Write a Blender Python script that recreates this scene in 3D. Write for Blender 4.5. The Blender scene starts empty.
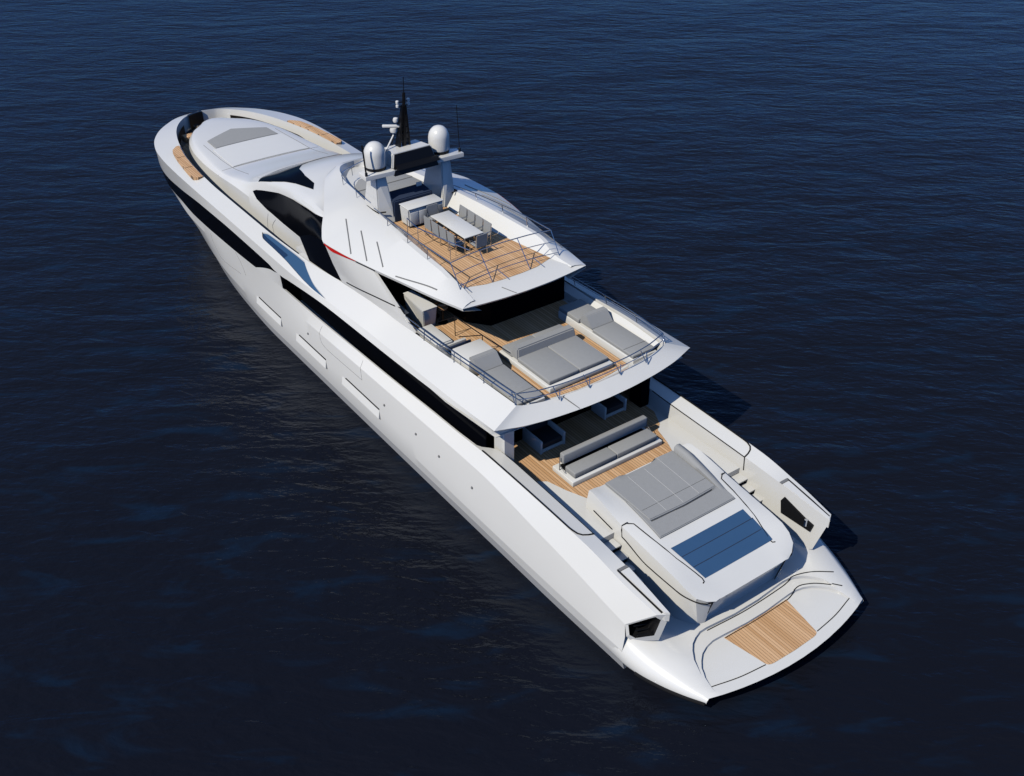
import bpy, bmesh, math, random
import numpy as np
from mathutils import Vector, Matrix
from mathutils.bvhtree import BVHTree

random.seed(7)
sc = bpy.context.scene
COL = sc.collection

# ------------------------------------------------------------------ camera
cam_d = bpy.data.cameras.new('camera')
cam = bpy.data.objects.new('camera', cam_d)
COL.objects.link(cam)
cam.location = (-15.3575, 22.8371, 29.1596)
_yaw, _pitch, _roll = math.radians(-35.65609), math.radians(34.24680), math.radians(-0.14682)
fw = Vector((math.cos(_pitch)*math.cos(_yaw), math.cos(_pitch)*math.sin(_yaw), -math.sin(_pitch)))
rt = fw.cross(Vector((0, 0, 1))).normalized()
up = rt.cross(fw)
rt, up = (math.cos(_roll)*rt + math.sin(_roll)*up, -math.sin(_roll)*rt + math.cos(_roll)*up)
cam.rotation_euler = Matrix((rt, up, -fw)).transposed().to_euler()
cam_d.sensor_fit = 'HORIZONTAL'
cam_d.sensor_width = 36.0
cam_d.lens = 36.0*1075.996/1024.0
cam_d.clip_start = 0.5
cam_d.clip_end = 12000
sc.camera = cam

# ------------------------------------------------------------------ world, sun, exposure
SUN_DIR = Vector((-0.16, 1.0, 1.03)).normalized()      # towards the sun
sun_el = math.asin(SUN_DIR.z)
sun_az = math.atan2(SUN_DIR.x, SUN_DIR.y)               # from +Y towards +X
w = bpy.data.worlds.new('World')
sc.world = w
w.use_nodes = True
nt = w.node_tree
nt.nodes.clear()
wo = nt.nodes.new('ShaderNodeOutputWorld')
bg = nt.nodes.new('ShaderNodeBackground')
sky = nt.nodes.new('ShaderNodeTexSky')
sky.sky_type = 'NISHITA'
sky.sun_disc = False
sky.sun_elevation = sun_el
sky.sun_rotation = sun_az
sky.air_density = 1.0
sky.dust_density = 0.0
sky.ozone_density = 3.0
bg.inputs['Strength'].default_value = 0.10
tint = nt.nodes.new('ShaderNodeMix'); tint.data_type = 'RGBA'; tint.blend_type = 'MULTIPLY'
tint.inputs['Factor'].default_value = 1.0
# a clear deep blue sky: the band near the horizon is less milky than the model's
wtc = nt.nodes.new('ShaderNodeTexCoord'); wsp = nt.nodes.new('ShaderNodeSeparateXYZ')
nt.links.new(wtc.outputs['Generated'], wsp.inputs[0])
wmr = nt.nodes.new('ShaderNodeMapRange'); wmr.interpolation_type = 'SMOOTHSTEP'
wmr.inputs['From Min'].default_value = 0.05; wmr.inputs['From Max'].default_value = 0.62
nt.links.new(wsp.outputs['Z'], wmr.inputs['Value'])
wcol = nt.nodes.new('ShaderNodeMix'); wcol.data_type = 'RGBA'
wcol.inputs['A'].default_value = (0.10, 0.25, 0.64, 1); wcol.inputs['B'].default_value = (0.80, 0.90, 1.03, 1)
nt.links.new(wmr.outputs['Result'], wcol.inputs['Factor'])
nt.links.new(wcol.outputs['Result'], tint.inputs['B'])
nt.links.new(sky.outputs[0], tint.inputs['A'])
nt.links.new(tint.outputs['Result'], bg.inputs[0])
nt.links.new(bg.outputs[0], wo.inputs[0])
sun_d = bpy.data.lights.new('sun', 'SUN')
sun_d.energy = 3.45
sun_d.angle = math.radians(0.5)
sun_d.color = (1.0, 0.945, 0.83)
sun = bpy.data.objects.new('sun', sun_d)
COL.objects.link(sun)
sun.location = (0, 60, 60)
sun.rotation_euler = SUN_DIR.to_track_quat('Z', 'Y').to_euler()
sc.view_settings.view_transform = 'Standard'
sc.view_settings.look = 'None'
sc.view_settings.exposure = 0.0
sc.view_settings.gamma = 1.0
sc.view_settings.use_curve_mapping = False
sc.cycles.diffuse_bounces = 0

# ------------------------------------------------------------------ materials
def pmat(name, color, rough=0.5, metal=0.0, spec=0.5, coat=0.0, noise=0.0, nscale=3.0, bump=0.0, bscale=80.0, ior=None):
    m = bpy.data.materials.new(name)
    m.use_nodes = True
    n = m.node_tree
    b = n.nodes['Principled BSDF']
    b.inputs['Base Color'].default_value = (*color, 1)
    b.inputs['Roughness'].default_value = rough
    b.inputs['Metallic'].default_value = metal
    b.inputs['Specular IOR Level'].default_value = spec
    b.inputs['Coat Weight'].default_value = coat
    b.inputs['Coat Roughness'].default_value = 0.05
    tc = n.nodes.new('ShaderNodeTexCoord')
    if noise > 0:
        t = n.nodes.new('ShaderNodeTexNoise')
        t.inputs['Scale'].default_value = nscale
        t.inputs['Detail'].default_value = 5
        n.links.new(tc.outputs['Object'], t.inputs['Vector'])
        mx = n.nodes.new('ShaderNodeMix')
        mx.data_type = 'RGBA'
        mx.inputs['A'].default_value = (*[c*(1-noise) for c in color], 1)
        mx.inputs['B'].default_value = (*[min(1, c*(1+noise)) for c in color], 1)
        n.links.new(t.outputs['Fac'], mx.inputs['Factor'])
        n.links.new(mx.outputs['Result'], b.inputs['Base Color'])
    if bump > 0:
        t2 = n.nodes.new('ShaderNodeTexNoise')
        t2.inputs['Scale'].default_value = bscale
        t2.inputs['Detail'].default_value = 3
        n.links.new(tc.outputs['Object'], t2.inputs['Vector'])
        bp = n.nodes.new('ShaderNodeBump')
        bp.inputs['Strength'].default_value = bump
        bp.inputs['Distance'].default_value = 0.01
        n.links.new(t2.outputs['Fac'], bp.inputs['Height'])
        n.links.new(bp.outputs['Normal'], b.inputs['Normal'])
    return m

M = {}
M['white'] = pmat('white gelcoat', (0.80, 0.79, 0.755), 0.28, coat=0.5, noise=0.02, nscale=0.6, bump=0.25, bscale=0.9)
M['cream'] = pmat('white satin paint', (0.78, 0.775, 0.75), 0.4, noise=0.02, nscale=2)
M['grey'] = pmat('grey outdoor fabric', (0.345, 0.348, 0.345), 0.85, spec=0.2, noise=0.05, nscale=6, bump=0.35, bscale=120)
M['greyseam'] = pmat('dark piping', (0.09, 0.09, 0.09), 0.8)
M['lightseam'] = pmat('pale piping', (0.45, 0.45, 0.45), 0.8)
M['glass'] = pmat('black tinted glass', (0.0025, 0.003, 0.005), 0.08, spec=0.012)
M['black'] = pmat('black paint', (0.006, 0.006, 0.007), 0.35, spec=0.3)
M['seam'] = pmat('black sealant', (0.008, 0.008, 0.009), 0.6, spec=0.2)
M['softseam'] = pmat('grey panel gap', (0.20, 0.20, 0.20), 0.6)
M['blue'] = pmat('blue tinted skylight glass', (0.043, 0.105, 0.215), 0.12, spec=0.5, noise=0.06, nscale=1.5)
M['blueglass'] = pmat('blue bulwark glass', (0.043, 0.105, 0.21), 0.15, spec=0.4)
M['darkblueglass'] = pmat('dark blue bulwark glass', (0.015, 0.04, 0.10), 0.15, spec=0.4)
M['navy'] = pmat('navy canvas', (0.02, 0.035, 0.075), 0.8, noise=0.1, nscale=4)
M['steel'] = pmat('polished stainless steel', (0.55, 0.57, 0.60), 0.18, metal=1.0)
M['red'] = pmat('red accent paint', (0.62, 0.015, 0.012), 0.3)
M['boot'] = pmat('grey boot paint', (0.42, 0.42, 0.42), 0.4)
M['wood'] = pmat('tan leather', (0.48, 0.25, 0.11), 0.5, noise=0.15, nscale=8)
M['sling'] = pmat('grey sling fabric', (0.33, 0.335, 0.335), 0.8, noise=0.06, nscale=20)
M['dark'] = pmat('dark interior fabric', (0.03, 0.032, 0.038), 0.7)

def teak_mat(name, plank=0.125, dark=(0.56, 0.31, 0.14), light=(0.84, 0.55, 0.32)):
    m = bpy.data.materials.new(name)
    m.use_nodes = True
    n = m.node_tree; L = n.links
    b = n.nodes['Principled BSDF']
    b.inputs['Roughness'].default_value = 0.6
    b.inputs['Specular IOR Level'].default_value = 0.25
    tc = n.nodes.new('ShaderNodeTexCoord')
    sp = n.nodes.new('ShaderNodeSeparateXYZ')
    L.new(tc.outputs['Object'], sp.inputs[0])
    def math_(op, a, bv=None):
        q = n.nodes.new('ShaderNodeMath'); q.operation = op
        if isinstance(a, (int, float)): q.inputs[0].default_value = a
        else: L.new(a, q.inputs[0])
        if bv is not None:
            if isinstance(bv, (int, float)): q.inputs[1].default_value = bv
            else: L.new(bv, q.inputs[1])
        return q.outputs[0]
    t = math_('DIVIDE', sp.outputs['Y'], plank)
    fl = math_('FLOOR', t)
    fr = math_('SUBTRACT', t, fl)
    wn = n.nodes.new('ShaderNodeTexWhiteNoise'); wn.noise_dimensions = '1D'
    L.new(fl, wn.inputs['W'])
    gr = n.nodes.new('ShaderNodeTexNoise')
    mp = n.nodes.new('ShaderNodeMapping')
    mp.inputs['Scale'].default_value = (1.2, 26, 4)
    L.new(tc.outputs['Object'], mp.inputs[0]); L.new(mp.outputs[0], gr.inputs['Vector'])
    gr.inputs['Scale'].default_value = 1.6; gr.inputs['Detail'].default_value = 6
    f = math_('ADD', math_('MULTIPLY', wn.outputs['Value'], 0.62), math_('MULTIPLY', gr.outputs['Fac'], 0.42))
    mx = n.nodes.new('ShaderNodeMix'); mx.data_type = 'RGBA'
    L.new(f, mx.inputs['Factor'])
    mx.inputs['A'].default_value = (*dark, 1); mx.inputs['B'].default_value = (*light, 1)
    ca = math_('LESS_THAN', fr, 0.13)
    m2 = n.nodes.new('ShaderNodeMix'); m2.data_type = 'RGBA'
    L.new(math_('MULTIPLY', ca, 0.80), m2.inputs['Factor'])
    L.new(mx.outputs['Result'], m2.inputs['A']); m2.inputs['B'].default_value = (0.06, 0.04, 0.028, 1)
    L.new(m2.outputs['Result'], b.inputs['Base Color'])
    return m
M['teak'] = teak_mat('caulked teak planking')
M['teakwide'] = teak_mat('caulked teak platform planking', 0.115)

def water_mat():
    m = bpy.data.materials.new('deep sea water')
    m.use_nodes = True
    n = m.node_tree; L = n.links
    b = n.nodes['Principled BSDF']
    b.inputs['Base Color'].default_value = (0.0075, 0.0088, 0.0140, 1)
    b.inputs['Roughness'].default_value = 0.07
    b.inputs['IOR'].default_value = 1.33
    tc = n.nodes.new('ShaderNodeTexCoord')
    b.inputs['Specular IOR Level'].default_value = 0.28
    b.inputs['Specular Tint'].default_value = (0.42, 0.66, 1.0, 1)
    def layer(rot, fview, fcrest, det, dist=0.0):
        r_ = n.nodes.new('ShaderNodeMapping')
        r_.inputs['Rotation'].default_value = (0, 0, rot)
        mp = n.nodes.new('ShaderNodeMapping')
        mp.inputs['Scale'].default_value = (fview, fcrest, 1)
        L.new(tc.outputs['Object'], r_.inputs[0]); L.new(r_.outputs[0], mp.inputs[0])
        t = n.nodes.new('ShaderNodeTexNoise')
        t.inputs['Scale'].default_value = 1.0
        t.inputs['Detail'].default_value = det
        t.inputs['Roughness'].default_value = 0.55
        t.inputs['Distortion'].default_value = dist
        L.new(mp.outputs[0], t.inputs['Vector'])
        return t.outputs['Fac']
    a = layer(math.radians(35), 0.75, 0.26, 3, 0.5)
    c = layer(math.radians(48), 2.1, 0.8, 4, 0.4)
    d = layer(math.radians(25), 0.13, 0.06, 2, 0.3)
    def comb(x, k, y):
        q = n.nodes.new('ShaderNodeMath'); q.operation = 'MULTIPLY_ADD'
        L.new(x, q.inputs[0]); q.inputs[1].default_value = k
        if isinstance(y, float): q.inputs[2].default_value = y
        else: L.new(y, q.inputs[2])
        return q.outputs[0]
    e_ = layer(math.radians(30), 5.5, 2.6, 3, 0.2)
    # bluer patches painted into the base colour as sky reflections on waves
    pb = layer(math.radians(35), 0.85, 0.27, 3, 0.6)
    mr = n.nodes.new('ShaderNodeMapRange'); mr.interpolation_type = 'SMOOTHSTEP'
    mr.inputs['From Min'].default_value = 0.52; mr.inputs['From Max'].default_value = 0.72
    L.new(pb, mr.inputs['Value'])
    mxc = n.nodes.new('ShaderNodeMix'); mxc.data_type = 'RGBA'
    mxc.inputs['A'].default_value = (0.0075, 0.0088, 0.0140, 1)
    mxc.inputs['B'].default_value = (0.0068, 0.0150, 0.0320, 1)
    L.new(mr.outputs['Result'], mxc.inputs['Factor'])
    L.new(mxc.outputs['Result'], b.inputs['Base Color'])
    h = comb(e_, 0.10, comb(c, 0.30, comb(a, 0.75, comb(d, 1.6, 0.0))))
    bp = n.nodes.new('ShaderNodeBump')
    bp.inputs['Strength'].default_value = 1.0
    bp.inputs['Distance'].default_value = 0.25
    L.new(h, bp.inputs['Height'])
    L.new(bp.outputs['Normal'], b.inputs['Normal'])
    return m
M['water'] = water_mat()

# ------------------------------------------------------------------ helpers
def put(o, parent=None):
    COL.objects.link(o)
    if parent is not None: o.parent = parent
    return o

def mesh_obj(name, verts, faces, mat, parent=None, smooth=True, angle=28, recalc=True, merge=1e-4):
    bm = bmesh.new()
    vs = [bm.verts.new(tuple(float(c) for c in v)) for v in verts]
    for f in faces:
        if len(set(f)) < 3: continue
        try: bm.faces.new([vs[i] for i in f])
        except ValueError: pass
    return from_bm(name, bm, mat, parent, smooth, angle, recalc, merge)

def from_bm(name, bm, mat, parent=None, smooth=True, angle=28, recalc=True, merge=1e-4):
    if merge: bmesh.ops.remove_doubles(bm, verts=bm.verts[:], dist=merge)
    if recalc: bmesh.ops.recalc_face_normals(bm, faces=bm.faces[:])
    me = bpy.data.meshes.new(name)
    bm.to_mesh(me); bm.free()
    if smooth:
        me.polygons.foreach_set('use_smooth', [True]*len(me.polygons))
        me.set_sharp_from_angle(angle=math.radians(angle))
    me.materials.append(mat)
    o = bpy.data.objects.new(name, me)
    return put(o, parent)

def empty(name, loc, label=None, cat=None, group=None, rotz=0.0):
    o = bpy.data.objects.new(name, None)
    o.empty_display_size = 0.3
    put(o)
    o.location = loc
    o.rotation_euler = (0, 0, rotz)
    tag(o, label, cat, group)
    return o

def tag(o, label=None, cat=None, group=None, kind=None):
    if label: o['label'] = label
    if cat: o['category'] = cat
    if group: o['group'] = group
    if kind: o['kind'] = kind
    return o

def copy_tree(o, parent=None):
    c = o.copy(); COL.objects.link(c)
    if parent is not None: c.parent = parent
    for ch in list(o.children): copy_tree(ch, c)
    return c

def pchip(xs, ys):
    xs = np.asarray(xs, float); ys = np.asarray(ys, float)
    o = np.argsort(xs); xs = xs[o]; ys = ys[o]
    h = np.diff(xs); d = np.diff(ys)/h
    m = np.zeros(len(xs))
    if len(xs) == 2: m[:] = d[0]
    else:
        for i in range(1, len(xs)-1):
            if d[i-1]*d[i] > 0:
                w1 = 2*h[i]+h[i-1]; w2 = h[i]+2*h[i-1]
                m[i] = (w1+w2)/(w1/d[i-1]+w2/d[i])
        m[0] = d[0]; m[-1] = d[-1]
    def f(x):
        x = np.clip(np.asarray(x, float), xs[0], xs[-1])
        i = np.clip(np.searchsorted(xs, x, 'right')-1, 0, len(xs)-2)
        t = (x-xs[i])/h[i]
        return ((1+2*t)*(1-t)**2*ys[i] + t*(1-t)**2*h[i]*m[i] + t*t*(3-2*t)*ys[i+1] + t*t*(t-1)*h[i]*m[i+1])
    return f

class Rail:
    """a fore-and-aft line: y and z as smooth functions of x"""
    def __init__(self, y, z):
        self.fy = pchip(*zip(*y)); self.fz = pchip(*zip(*z))
        self.x0 = min(p[0] for p in y); self.x1 = max(p[0] for p in y)
    def at(self, xs):
        xs = np.asarray(xs, float)
        return np.stack([xs, self.fy(xs), self.fz(xs)], -1)
    def span(self, n, x0=None, x1=None, bow=False):
        s = np.linspace(0, 1, n)
        if bow: s = np.where(s < .7, s, s)       # even; the tip is refined below
        x0 = self.x0 if x0 is None else x0; x1 = self.x1 if x1 is None else x1
        if bow:
            u = np.concatenate([np.linspace(0, .80, int(n*.55), endpoint=False), .80+.20*(1-(1-np.linspace(0, 1, n-int(n*.55)))**2)])
            s = u
        return self.at(x0+(x1-x0)*s)

def loft_geo(rails, V, F, mirror=False):
    n = len(rails[0])
    for sgn in ((1, -1) if mirror else (1,)):
        base = len(V)
        for r in rails:
            for p in r: V.append((p[0], p[1]*sgn, p[2]))
        for k in range(len(rails)-1):
            for i in range(n-1):
                q = [base+k*n+i, base+k*n+i+1, base+(k+1)*n+i+1, base+(k+1)*n+i]
                F.append(q if sgn > 0 else q[::-1])

def loft(name, rails, mat, parent=None, mirror=True, angle=28):
    V, F = [], []
    loft_geo(rails, V, F, mirror)
    return mesh_obj(name, V, F, mat, parent, angle=angle)

def add_box(bm, x0, x1, y0, y1, z0, z1, bev=0.0, seg=2, mat4=None):
    m = Matrix.Translation(((x0+x1)/2, (y0+y1)/2, (z0+z1)/2)) @ Matrix.Diagonal((abs(x1-x0), abs(y1-y0), abs(z1-z0), 1))
    if mat4 is not None: m = mat4 @ m
    g = bmesh.ops.create_cube(bm, size=1.0, matrix=m)
    if bev > 0:
        es = {e for v in g['verts'] for e in v.link_edges}
        bmesh.ops.bevel(bm, geom=list(es), offset=bev, segments=seg, affect='EDGES', profile=0.5)

def box(name, x0, x1, y0, y1, z0, z1, mat, parent=None, bev=0.02, seg=2):
    bm = bmesh.new(); add_box(bm, x0, x1, y0, y1, z0, z1, bev, seg)
    return from_bm(name, bm, mat, parent, merge=0)

def prism_bm(bm, pts, z0, z1, bev=0.0, seg=2):
    """pts: (x,y) or (x,y,z_top) outline"""
    top = [bm.verts.new((p[0], p[1], (p[2] if len(p) > 2 else z1))) for p in pts]
    bot = [bm.verts.new((p[0], p[1], (p[2]-(z1-z0) if len(p) > 2 else z0))) for p in pts]
    n = len(pts)
    ft = bm.faces.new(top); bm.faces.new(bot[::-1])
    for i in range(n):
        bm.faces.new([top[i], bot[i], bot[(i+1) % n], top[(i+1) % n]])
    if bev > 0:
        bmesh.ops.bevel(bm, geom=list(ft.edges), offset=bev, segments=seg, affect='EDGES', profile=0.5)

def prism(name, pts, z0, z1, mat, parent=None, bev=0.0, seg=2):
    bm = bmesh.new(); prism_bm(bm, pts, z0, z1, bev, seg)
    bmesh.ops.triangulate(bm, faces=[f for f in bm.faces if len(f.verts) > 4])
    return from_bm(name, bm, mat, parent, merge=0)

def tube_bm(bm, pts, r, sides=8, r1=None, closed=False):
    pts = [Vector(p) for p in pts]
    n = len(pts)
    rings = []
    prev = None
    for i, p in enumerate(pts):
        if closed: d = (pts[(i+1) % n]-pts[i-1]).normalized()
        elif i == 0: d = (pts[1]-pts[0]).normalized()
        elif i == n-1: d = (pts[-1]-pts[-2]).normalized()
        else: d = ((pts[i+1]-p).normalized()+(p-pts[i-1]).normalized()).normalized()
        a = Vector((0, 0, 1)) if abs(d.z) < 0.9 else Vector((1, 0, 0))
        u = d.cross(a).normalized(); v = u.cross(d).normalized()
        rr = r if r1 is None else r+(r1-r)*i/(n-1)
        rings.append([bm.verts.new(p+u*math.cos(t)*rr+v*math.sin(t)*rr) for t in [2*math.pi*k/sides for k in range(sides)]])
    for i in range(n if closed else n-1):
        A, B = rings[i], rings[(i+1) % n]
        for k in range(sides):
            bm.faces.new([A[k], A[(k+1) % sides], B[(k+1) % sides], B[k]])
    if not closed:
        bm.faces.new(rings[0][::-1]); bm.faces.new(rings[-1])

def tubes(name, lines, r, mat, parent=None, sides=8, closed=False):
    bm = bmesh.new()
    for l in lines: tube_bm(bm, l, r, sides, closed=closed)
    return from_bm(name, bm, mat, parent, merge=0, angle=50)

def smooth_line(pts, n=40):
    p = np.asarray(pts, float)
    d = np.r_[0, np.cumsum(np.linalg.norm(np.diff(p, axis=0), axis=1))]
    t = np.linspace(0, d[-1], n)
    return np.stack([pchip(d, p[:, k])(t) for k in range(p.shape[1])], -1)

def lathe(name, prof, loc, mat, parent=None, seg=28):
    V, F = [], []
    for r, z in prof:
        for k in range(seg):
            a = 2*math.pi*k/seg
            V.append((loc[0]+r*math.cos(a), loc[1]+r*math.sin(a), loc[2]+z))
    for i in range(len(prof)-1):
        for k in range(seg):
            F.append([i*seg+k, i*seg+(k+1) % seg, (i+1)*seg+(k+1) % seg, (i+1)*seg+k])
    return mesh_obj(name, V, F, mat, parent, angle=40)

def bvh_of(objs):
    V, F = [], []
    for o in objs:
        b = len(V); mw = o.matrix_basis
        V += [tuple(mw @ v.co) for v in o.data.vertices]
        F += [[b+i for i in p.vertices] for p in o.data.polygons]
    return BVHTree.FromPolygons(V, F)

def drop(bvh, p, axis, sgn=1, off=0.0):
    """move p along the axis onto the surface, coming from the +sgn side"""
    o = Vector(p); d = Vector((0, 0, 0)); d[axis] = -sgn
    o[axis] = sgn*40
    h = bvh.ray_cast(o, d)
    if h[0] is None:
        h = bvh.find_nearest(Vector(p))
    nn = h[1]
    if nn.dot(d) > 0: nn = -nn
    return h[0]+nn*off

def decal(name, pts, axis, sgn, bvh, mat, parent, off=0.006, step=0.35, fallback=None):
    """a pane that follows the surface it is let into; pts are 3-D, the coordinate along axis is found"""
    ax = [i for i in range(3) if i != axis]
    bm = bmesh.new()
    vs = []
    for p in pts:
        c = [0, 0, 0]; c[ax[0]] = p[0]; c[ax[1]] = p[1]
        vs.append(bm.verts.new(c))
    bm.faces.new(vs)
    for k in ax:
        lo = min(v.co[k] for v in bm.verts); hi = max(v.co[k] for v in bm.verts)
        nn = Vector((0, 0, 0)); nn[k] = 1
        t = lo+step
        while t < hi-1e-3:
            co = Vector((0, 0, 0)); co[k] = t
            bmesh.ops.bisect_plane(bm, geom=bm.verts[:]+bm.edges[:]+bm.faces[:], plane_co=co, plane_no=nn, dist=1e-5)
            t += step
    bmesh.ops.triangulate(bm, faces=[f for f in bm.faces if len(f.verts) > 4])
    for v in bm.verts: v.co = drop(bvh, v.co, axis, sgn, off)
    return from_bm(name, bm, mat, parent, angle=60)

def seam(name, pts, axis, sgn, bvh, r, mat, parent, n=40, smooth=False, close=False):
    p = np.asarray(pts, float)
    if smooth: p = smooth_line(p, n)
    else:
        q = []
        for a, b in zip(p[:-1], p[1:]):
            m = max(2, int(np.linalg.norm(b-a)/0.25))
            q += [a+(b-a)*t for t in np.linspace(0, 1, m, endpoint=False)]
        p = np.array(q+[p[-1]])
    ax = [i for i in range(3) if i != axis]
    out = []
    for v in p:
        c = [0, 0, 0]
        if len(v) == 3: c = list(v)
        else: c[ax[0]] = v[0]; c[ax[1]] = v[1]
        out.append(drop(bvh, c, axis, sgn, 0.0))
    return tubes(name, [out], r, mat, parent, sides=6)

def boolean_cut(o, bm_cut):
    me = bpy.data.meshes.new('cut'); bmesh.ops.recalc_face_normals(bm_cut, faces=bm_cut.faces[:]); bm_cut.to_mesh(me); bm_cut.free()
    c = bpy.data.objects.new('cut', me); COL.objects.link(c)
    md = o.modifiers.new('b', 'BOOLEAN'); md.operation = 'DIFFERENCE'; md.solver = 'EXACT'; md.object = c
    dg = bpy.context.evaluated_depsgraph_get()
    new = bpy.data.meshes.new_from_object(o.evaluated_get(dg), depsgraph=dg)
    o.modifiers.clear(); old = o.data; o.data = new
    bpy.data.objects.remove(c); bpy.data.meshes.remove(me)
    nm = old.name; bpy.data.meshes.remove(old); new.name = nm
    new.polygons.foreach_set('use_smooth', [True]*len(new.polygons))
    new.set_sharp_from_angle(angle=math.radians(62))
    return o

# ================================================================== THE SEA
S = 4000.0
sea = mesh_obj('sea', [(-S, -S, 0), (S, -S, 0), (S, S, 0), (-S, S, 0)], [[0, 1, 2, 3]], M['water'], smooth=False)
tag(sea, 'dark blue rippled open water all around the yacht', 'sea', kind='structure')

# ================================================================== THE YACHT (bow +X, port +Y)
Y = empty('yacht', (0, 0, 0), 'long white motor yacht with black glass bands and teak decks', 'yacht')

# ---- hull lines
k0 = Rail([(3, 4.75), (8, 4.85), (30, 4.88), (36, 4.5), (40, 3.9), (44, 2.9), (47, 1.7), (48.8, .8), (49.8, 0)], [(3, -.6), (50, -.6)])
k1 = Rail([(3.1, 4.96), (8, 5.03), (30, 5.05), (35, 4.85), (39, 4.42), (43.5, 3.62), (46.8, 2.7), (48.8, 1.75), (49.8, .95), (50.3, 0)],
          [(3.1, .46), (30, .46), (40, .55), (46, .8), (50.3, 1.0)])
kd = Rail([(3.1, 4.98), (5, 5.05), (12, 5.11), (30, 5.11), (36, 4.95), (40.5, 4.45), (44, 3.75), (46.8, 2.95), (48.8, 2.0), (49.8, 1.15), (50.35, 0)],
          [(3.1, .95), (12, .95), (30, 1.05), (40, 1.2), (50.35, 1.6)])
k2 = Rail([(3.15, 4.85), (5, 5.0), (9, 5.05), (14, 5.09), (30, 5.1), (36, 5.0), (40.5, 4.62), (44, 4.05), (46.8, 3.45), (48.8, 2.5), (50.0, 1.4), (50.6, 0)],
          [(3.15, 1.52), (5, 1.56), (12, 1.62), (30, 1.7), (40, 1.8), (50.6, 2.2)])
k3 = Rail([(3.25, 4.8), (4.6, 4.88), (8, 4.88), (12, 4.86), (20, 4.92), (27, 5.0), (30, 5.05), (36, 5.03), (41, 4.84), (44, 4.5), (46.8, 4.02), (48.8, 3.2), (50.0, 2.1), (50.5, 1.2), (50.8, 0)],
          [(3.25, 2.0), (4.6, 2.3), (8, 2.7), (12, 3.02), (20, 2.95), (27, 2.85), (34, 2.75), (41, 2.55), (45, 2.6), (50.8, 3.1)])
k4 = Rail([(2.3, 4.3), (4, 4.42), (12, 4.45), (16, 4.48), (20, 4.56), (25, 4.78), (28.2, 4.95), (29.4, 5.02), (31.7, 5.06), (37.5, 5.0), (40, 4.92), (43.2, 4.63), (45, 4.53), (47, 4.28), (48.5, 3.72), (49.8, 2.65), (50.5, 1.6), (50.9, 0)],
          [(2.3, 2.95), (4, 3.2), (6, 3.48), (12, 3.6), (14, 3.5), (16, 3.44), (20, 3.33), (25, 3.40), (28.2, 3.58), (29.4, 3.66), (31.7, 3.52), (34, 3.38), (40, 3.1), (43.2, 2.95), (45, 3.02), (46.2, 3.3), (47, 3.78), (48.8, 4.0), (50.9, 4.1)])
k5 = Rail([(2.05, 3.94), (4, 3.84), (6.25, 3.79), (10.7, 3.77), (12.0, 3.82), (12.8, 4.36), (16, 4.41), (20, 4.49), (25, 4.70), (28.7, 4.88)],
          [(2.05, 2.96), (4, 3.22), (5, 3.3), (6.25, 3.37), (10.7, 3.5), (12.8, 3.55), (14, 3.49), (16, 3.43), (20, 3.32), (25, 3.39), (28.7, 3.58)])
k6 = Rail([(2.5, 3.88), (4, 3.84), (6, 3.79), (10.7, 3.77), (12.0, 3.82), (12.8, 4.36), (16, 4.41), (20, 4.49), (25, 4.70), (28.7, 4.88)], [(2.5, 1.3), (3.2, .9), (6.2, .9), (6.3, 2.7), (28.7, 2.7)])
u0 = Rail([(10.78, 4.88), (14, 5.03), (24, 5.07), (28.9, 5.04), (36, 5.03), (38.7, 4.97), (42.6, 4.76), (45, 4.60), (47, 4.3), (48.5, 3.73), (49.8, 2.66), (50.5, 1.61), (50.91, 0)],
          [(10.78, 5.60), (13.6, 5.38), (17.5, 5.17), (23.8, 4.92), (27.7, 4.5), (28.6, 4.38), (29.3, 4.36), (30, 4.45), (35, 4.5), (38.7, 4.35), (42.6, 3.92), (44.8, 3.76), (46, 3.74), (47, 3.82), (48.8, 4.03), (50.91, 4.13)])
u1 = Rail([(10.77, 4.9), (14, 4.97), (20, 4.94), (24, 4.96), (28, 5.02), (38, 5.02), (41, 5.0), (43.5, 4.93), (45.5, 4.74), (47.3, 4.28), (48.8, 3.5), (50.0, 2.4), (50.65, 1.45), (51.0, 0)],
          [(10.77, 5.68), (14, 5.57), (20, 5.36), (28, 5.0), (36, 5.05), (44, 5.06), (48, 5.0), (51.0, 5.0)])
u2 = Rail([(11.0, 3.72), (13.2, 3.82), (16, 3.88), (19, 3.95), (21, 4.16), (23.5, 4.24), (26, 4.15), (28, 4.1), (32, 4.15), (38, 4.15), (40, 4.08), (43, 3.82), (45.2, 3.42), (47, 2.95), (48.4, 2.4), (49.5, 1.7), (50.2, .9), (50.4, 0)],
          [(11.0, 6.22), (13.2, 6.22), (16, 6.08), (19, 6.0), (21, 6.12), (23.5, 5.98), (26, 5.6), (28, 5.38), (32, 5.28), (40, 5.3), (46, 5.26), (50.4, 5.16)])

N = 220
hull_rails = [k.span(N, bow=True) for k in (k1, kd, k2, k3, k4)]
V, F = [], []
loft_geo(hull_rails, V, F, True)
hull = mesh_obj('hull', V, F, M['white'], Y, angle=9)
V, F = [], []
br = [k.span(N, bow=True) for k in (k0, k1)]
br = [br[0], br[1]-np.array([0, .012, .004])]
loft_geo(br, V, F, True)
b = len(V)
V += [(3.15, 4.0, -.6), (3.15, 4.0, .45), (3.15, -4.0, -.6), (3.15, -4.0, .45)]
F += [[0, N, b+1, b], [2*N, 3*N, b+3, b+2]]
mesh_obj('boot_stripe', V, F, M['boot'], Y)
def sided(name, rails, mat, parent=None, angle=28):
    out = []
    for sgn in (1, -1):
        V, F = [], []
        loft_geo([np.asarray(r)*[1, sgn, 1] for r in rails], V, F)
        out.append(mesh_obj(name, V, F, mat, parent, angle=angle))
    return out
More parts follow.
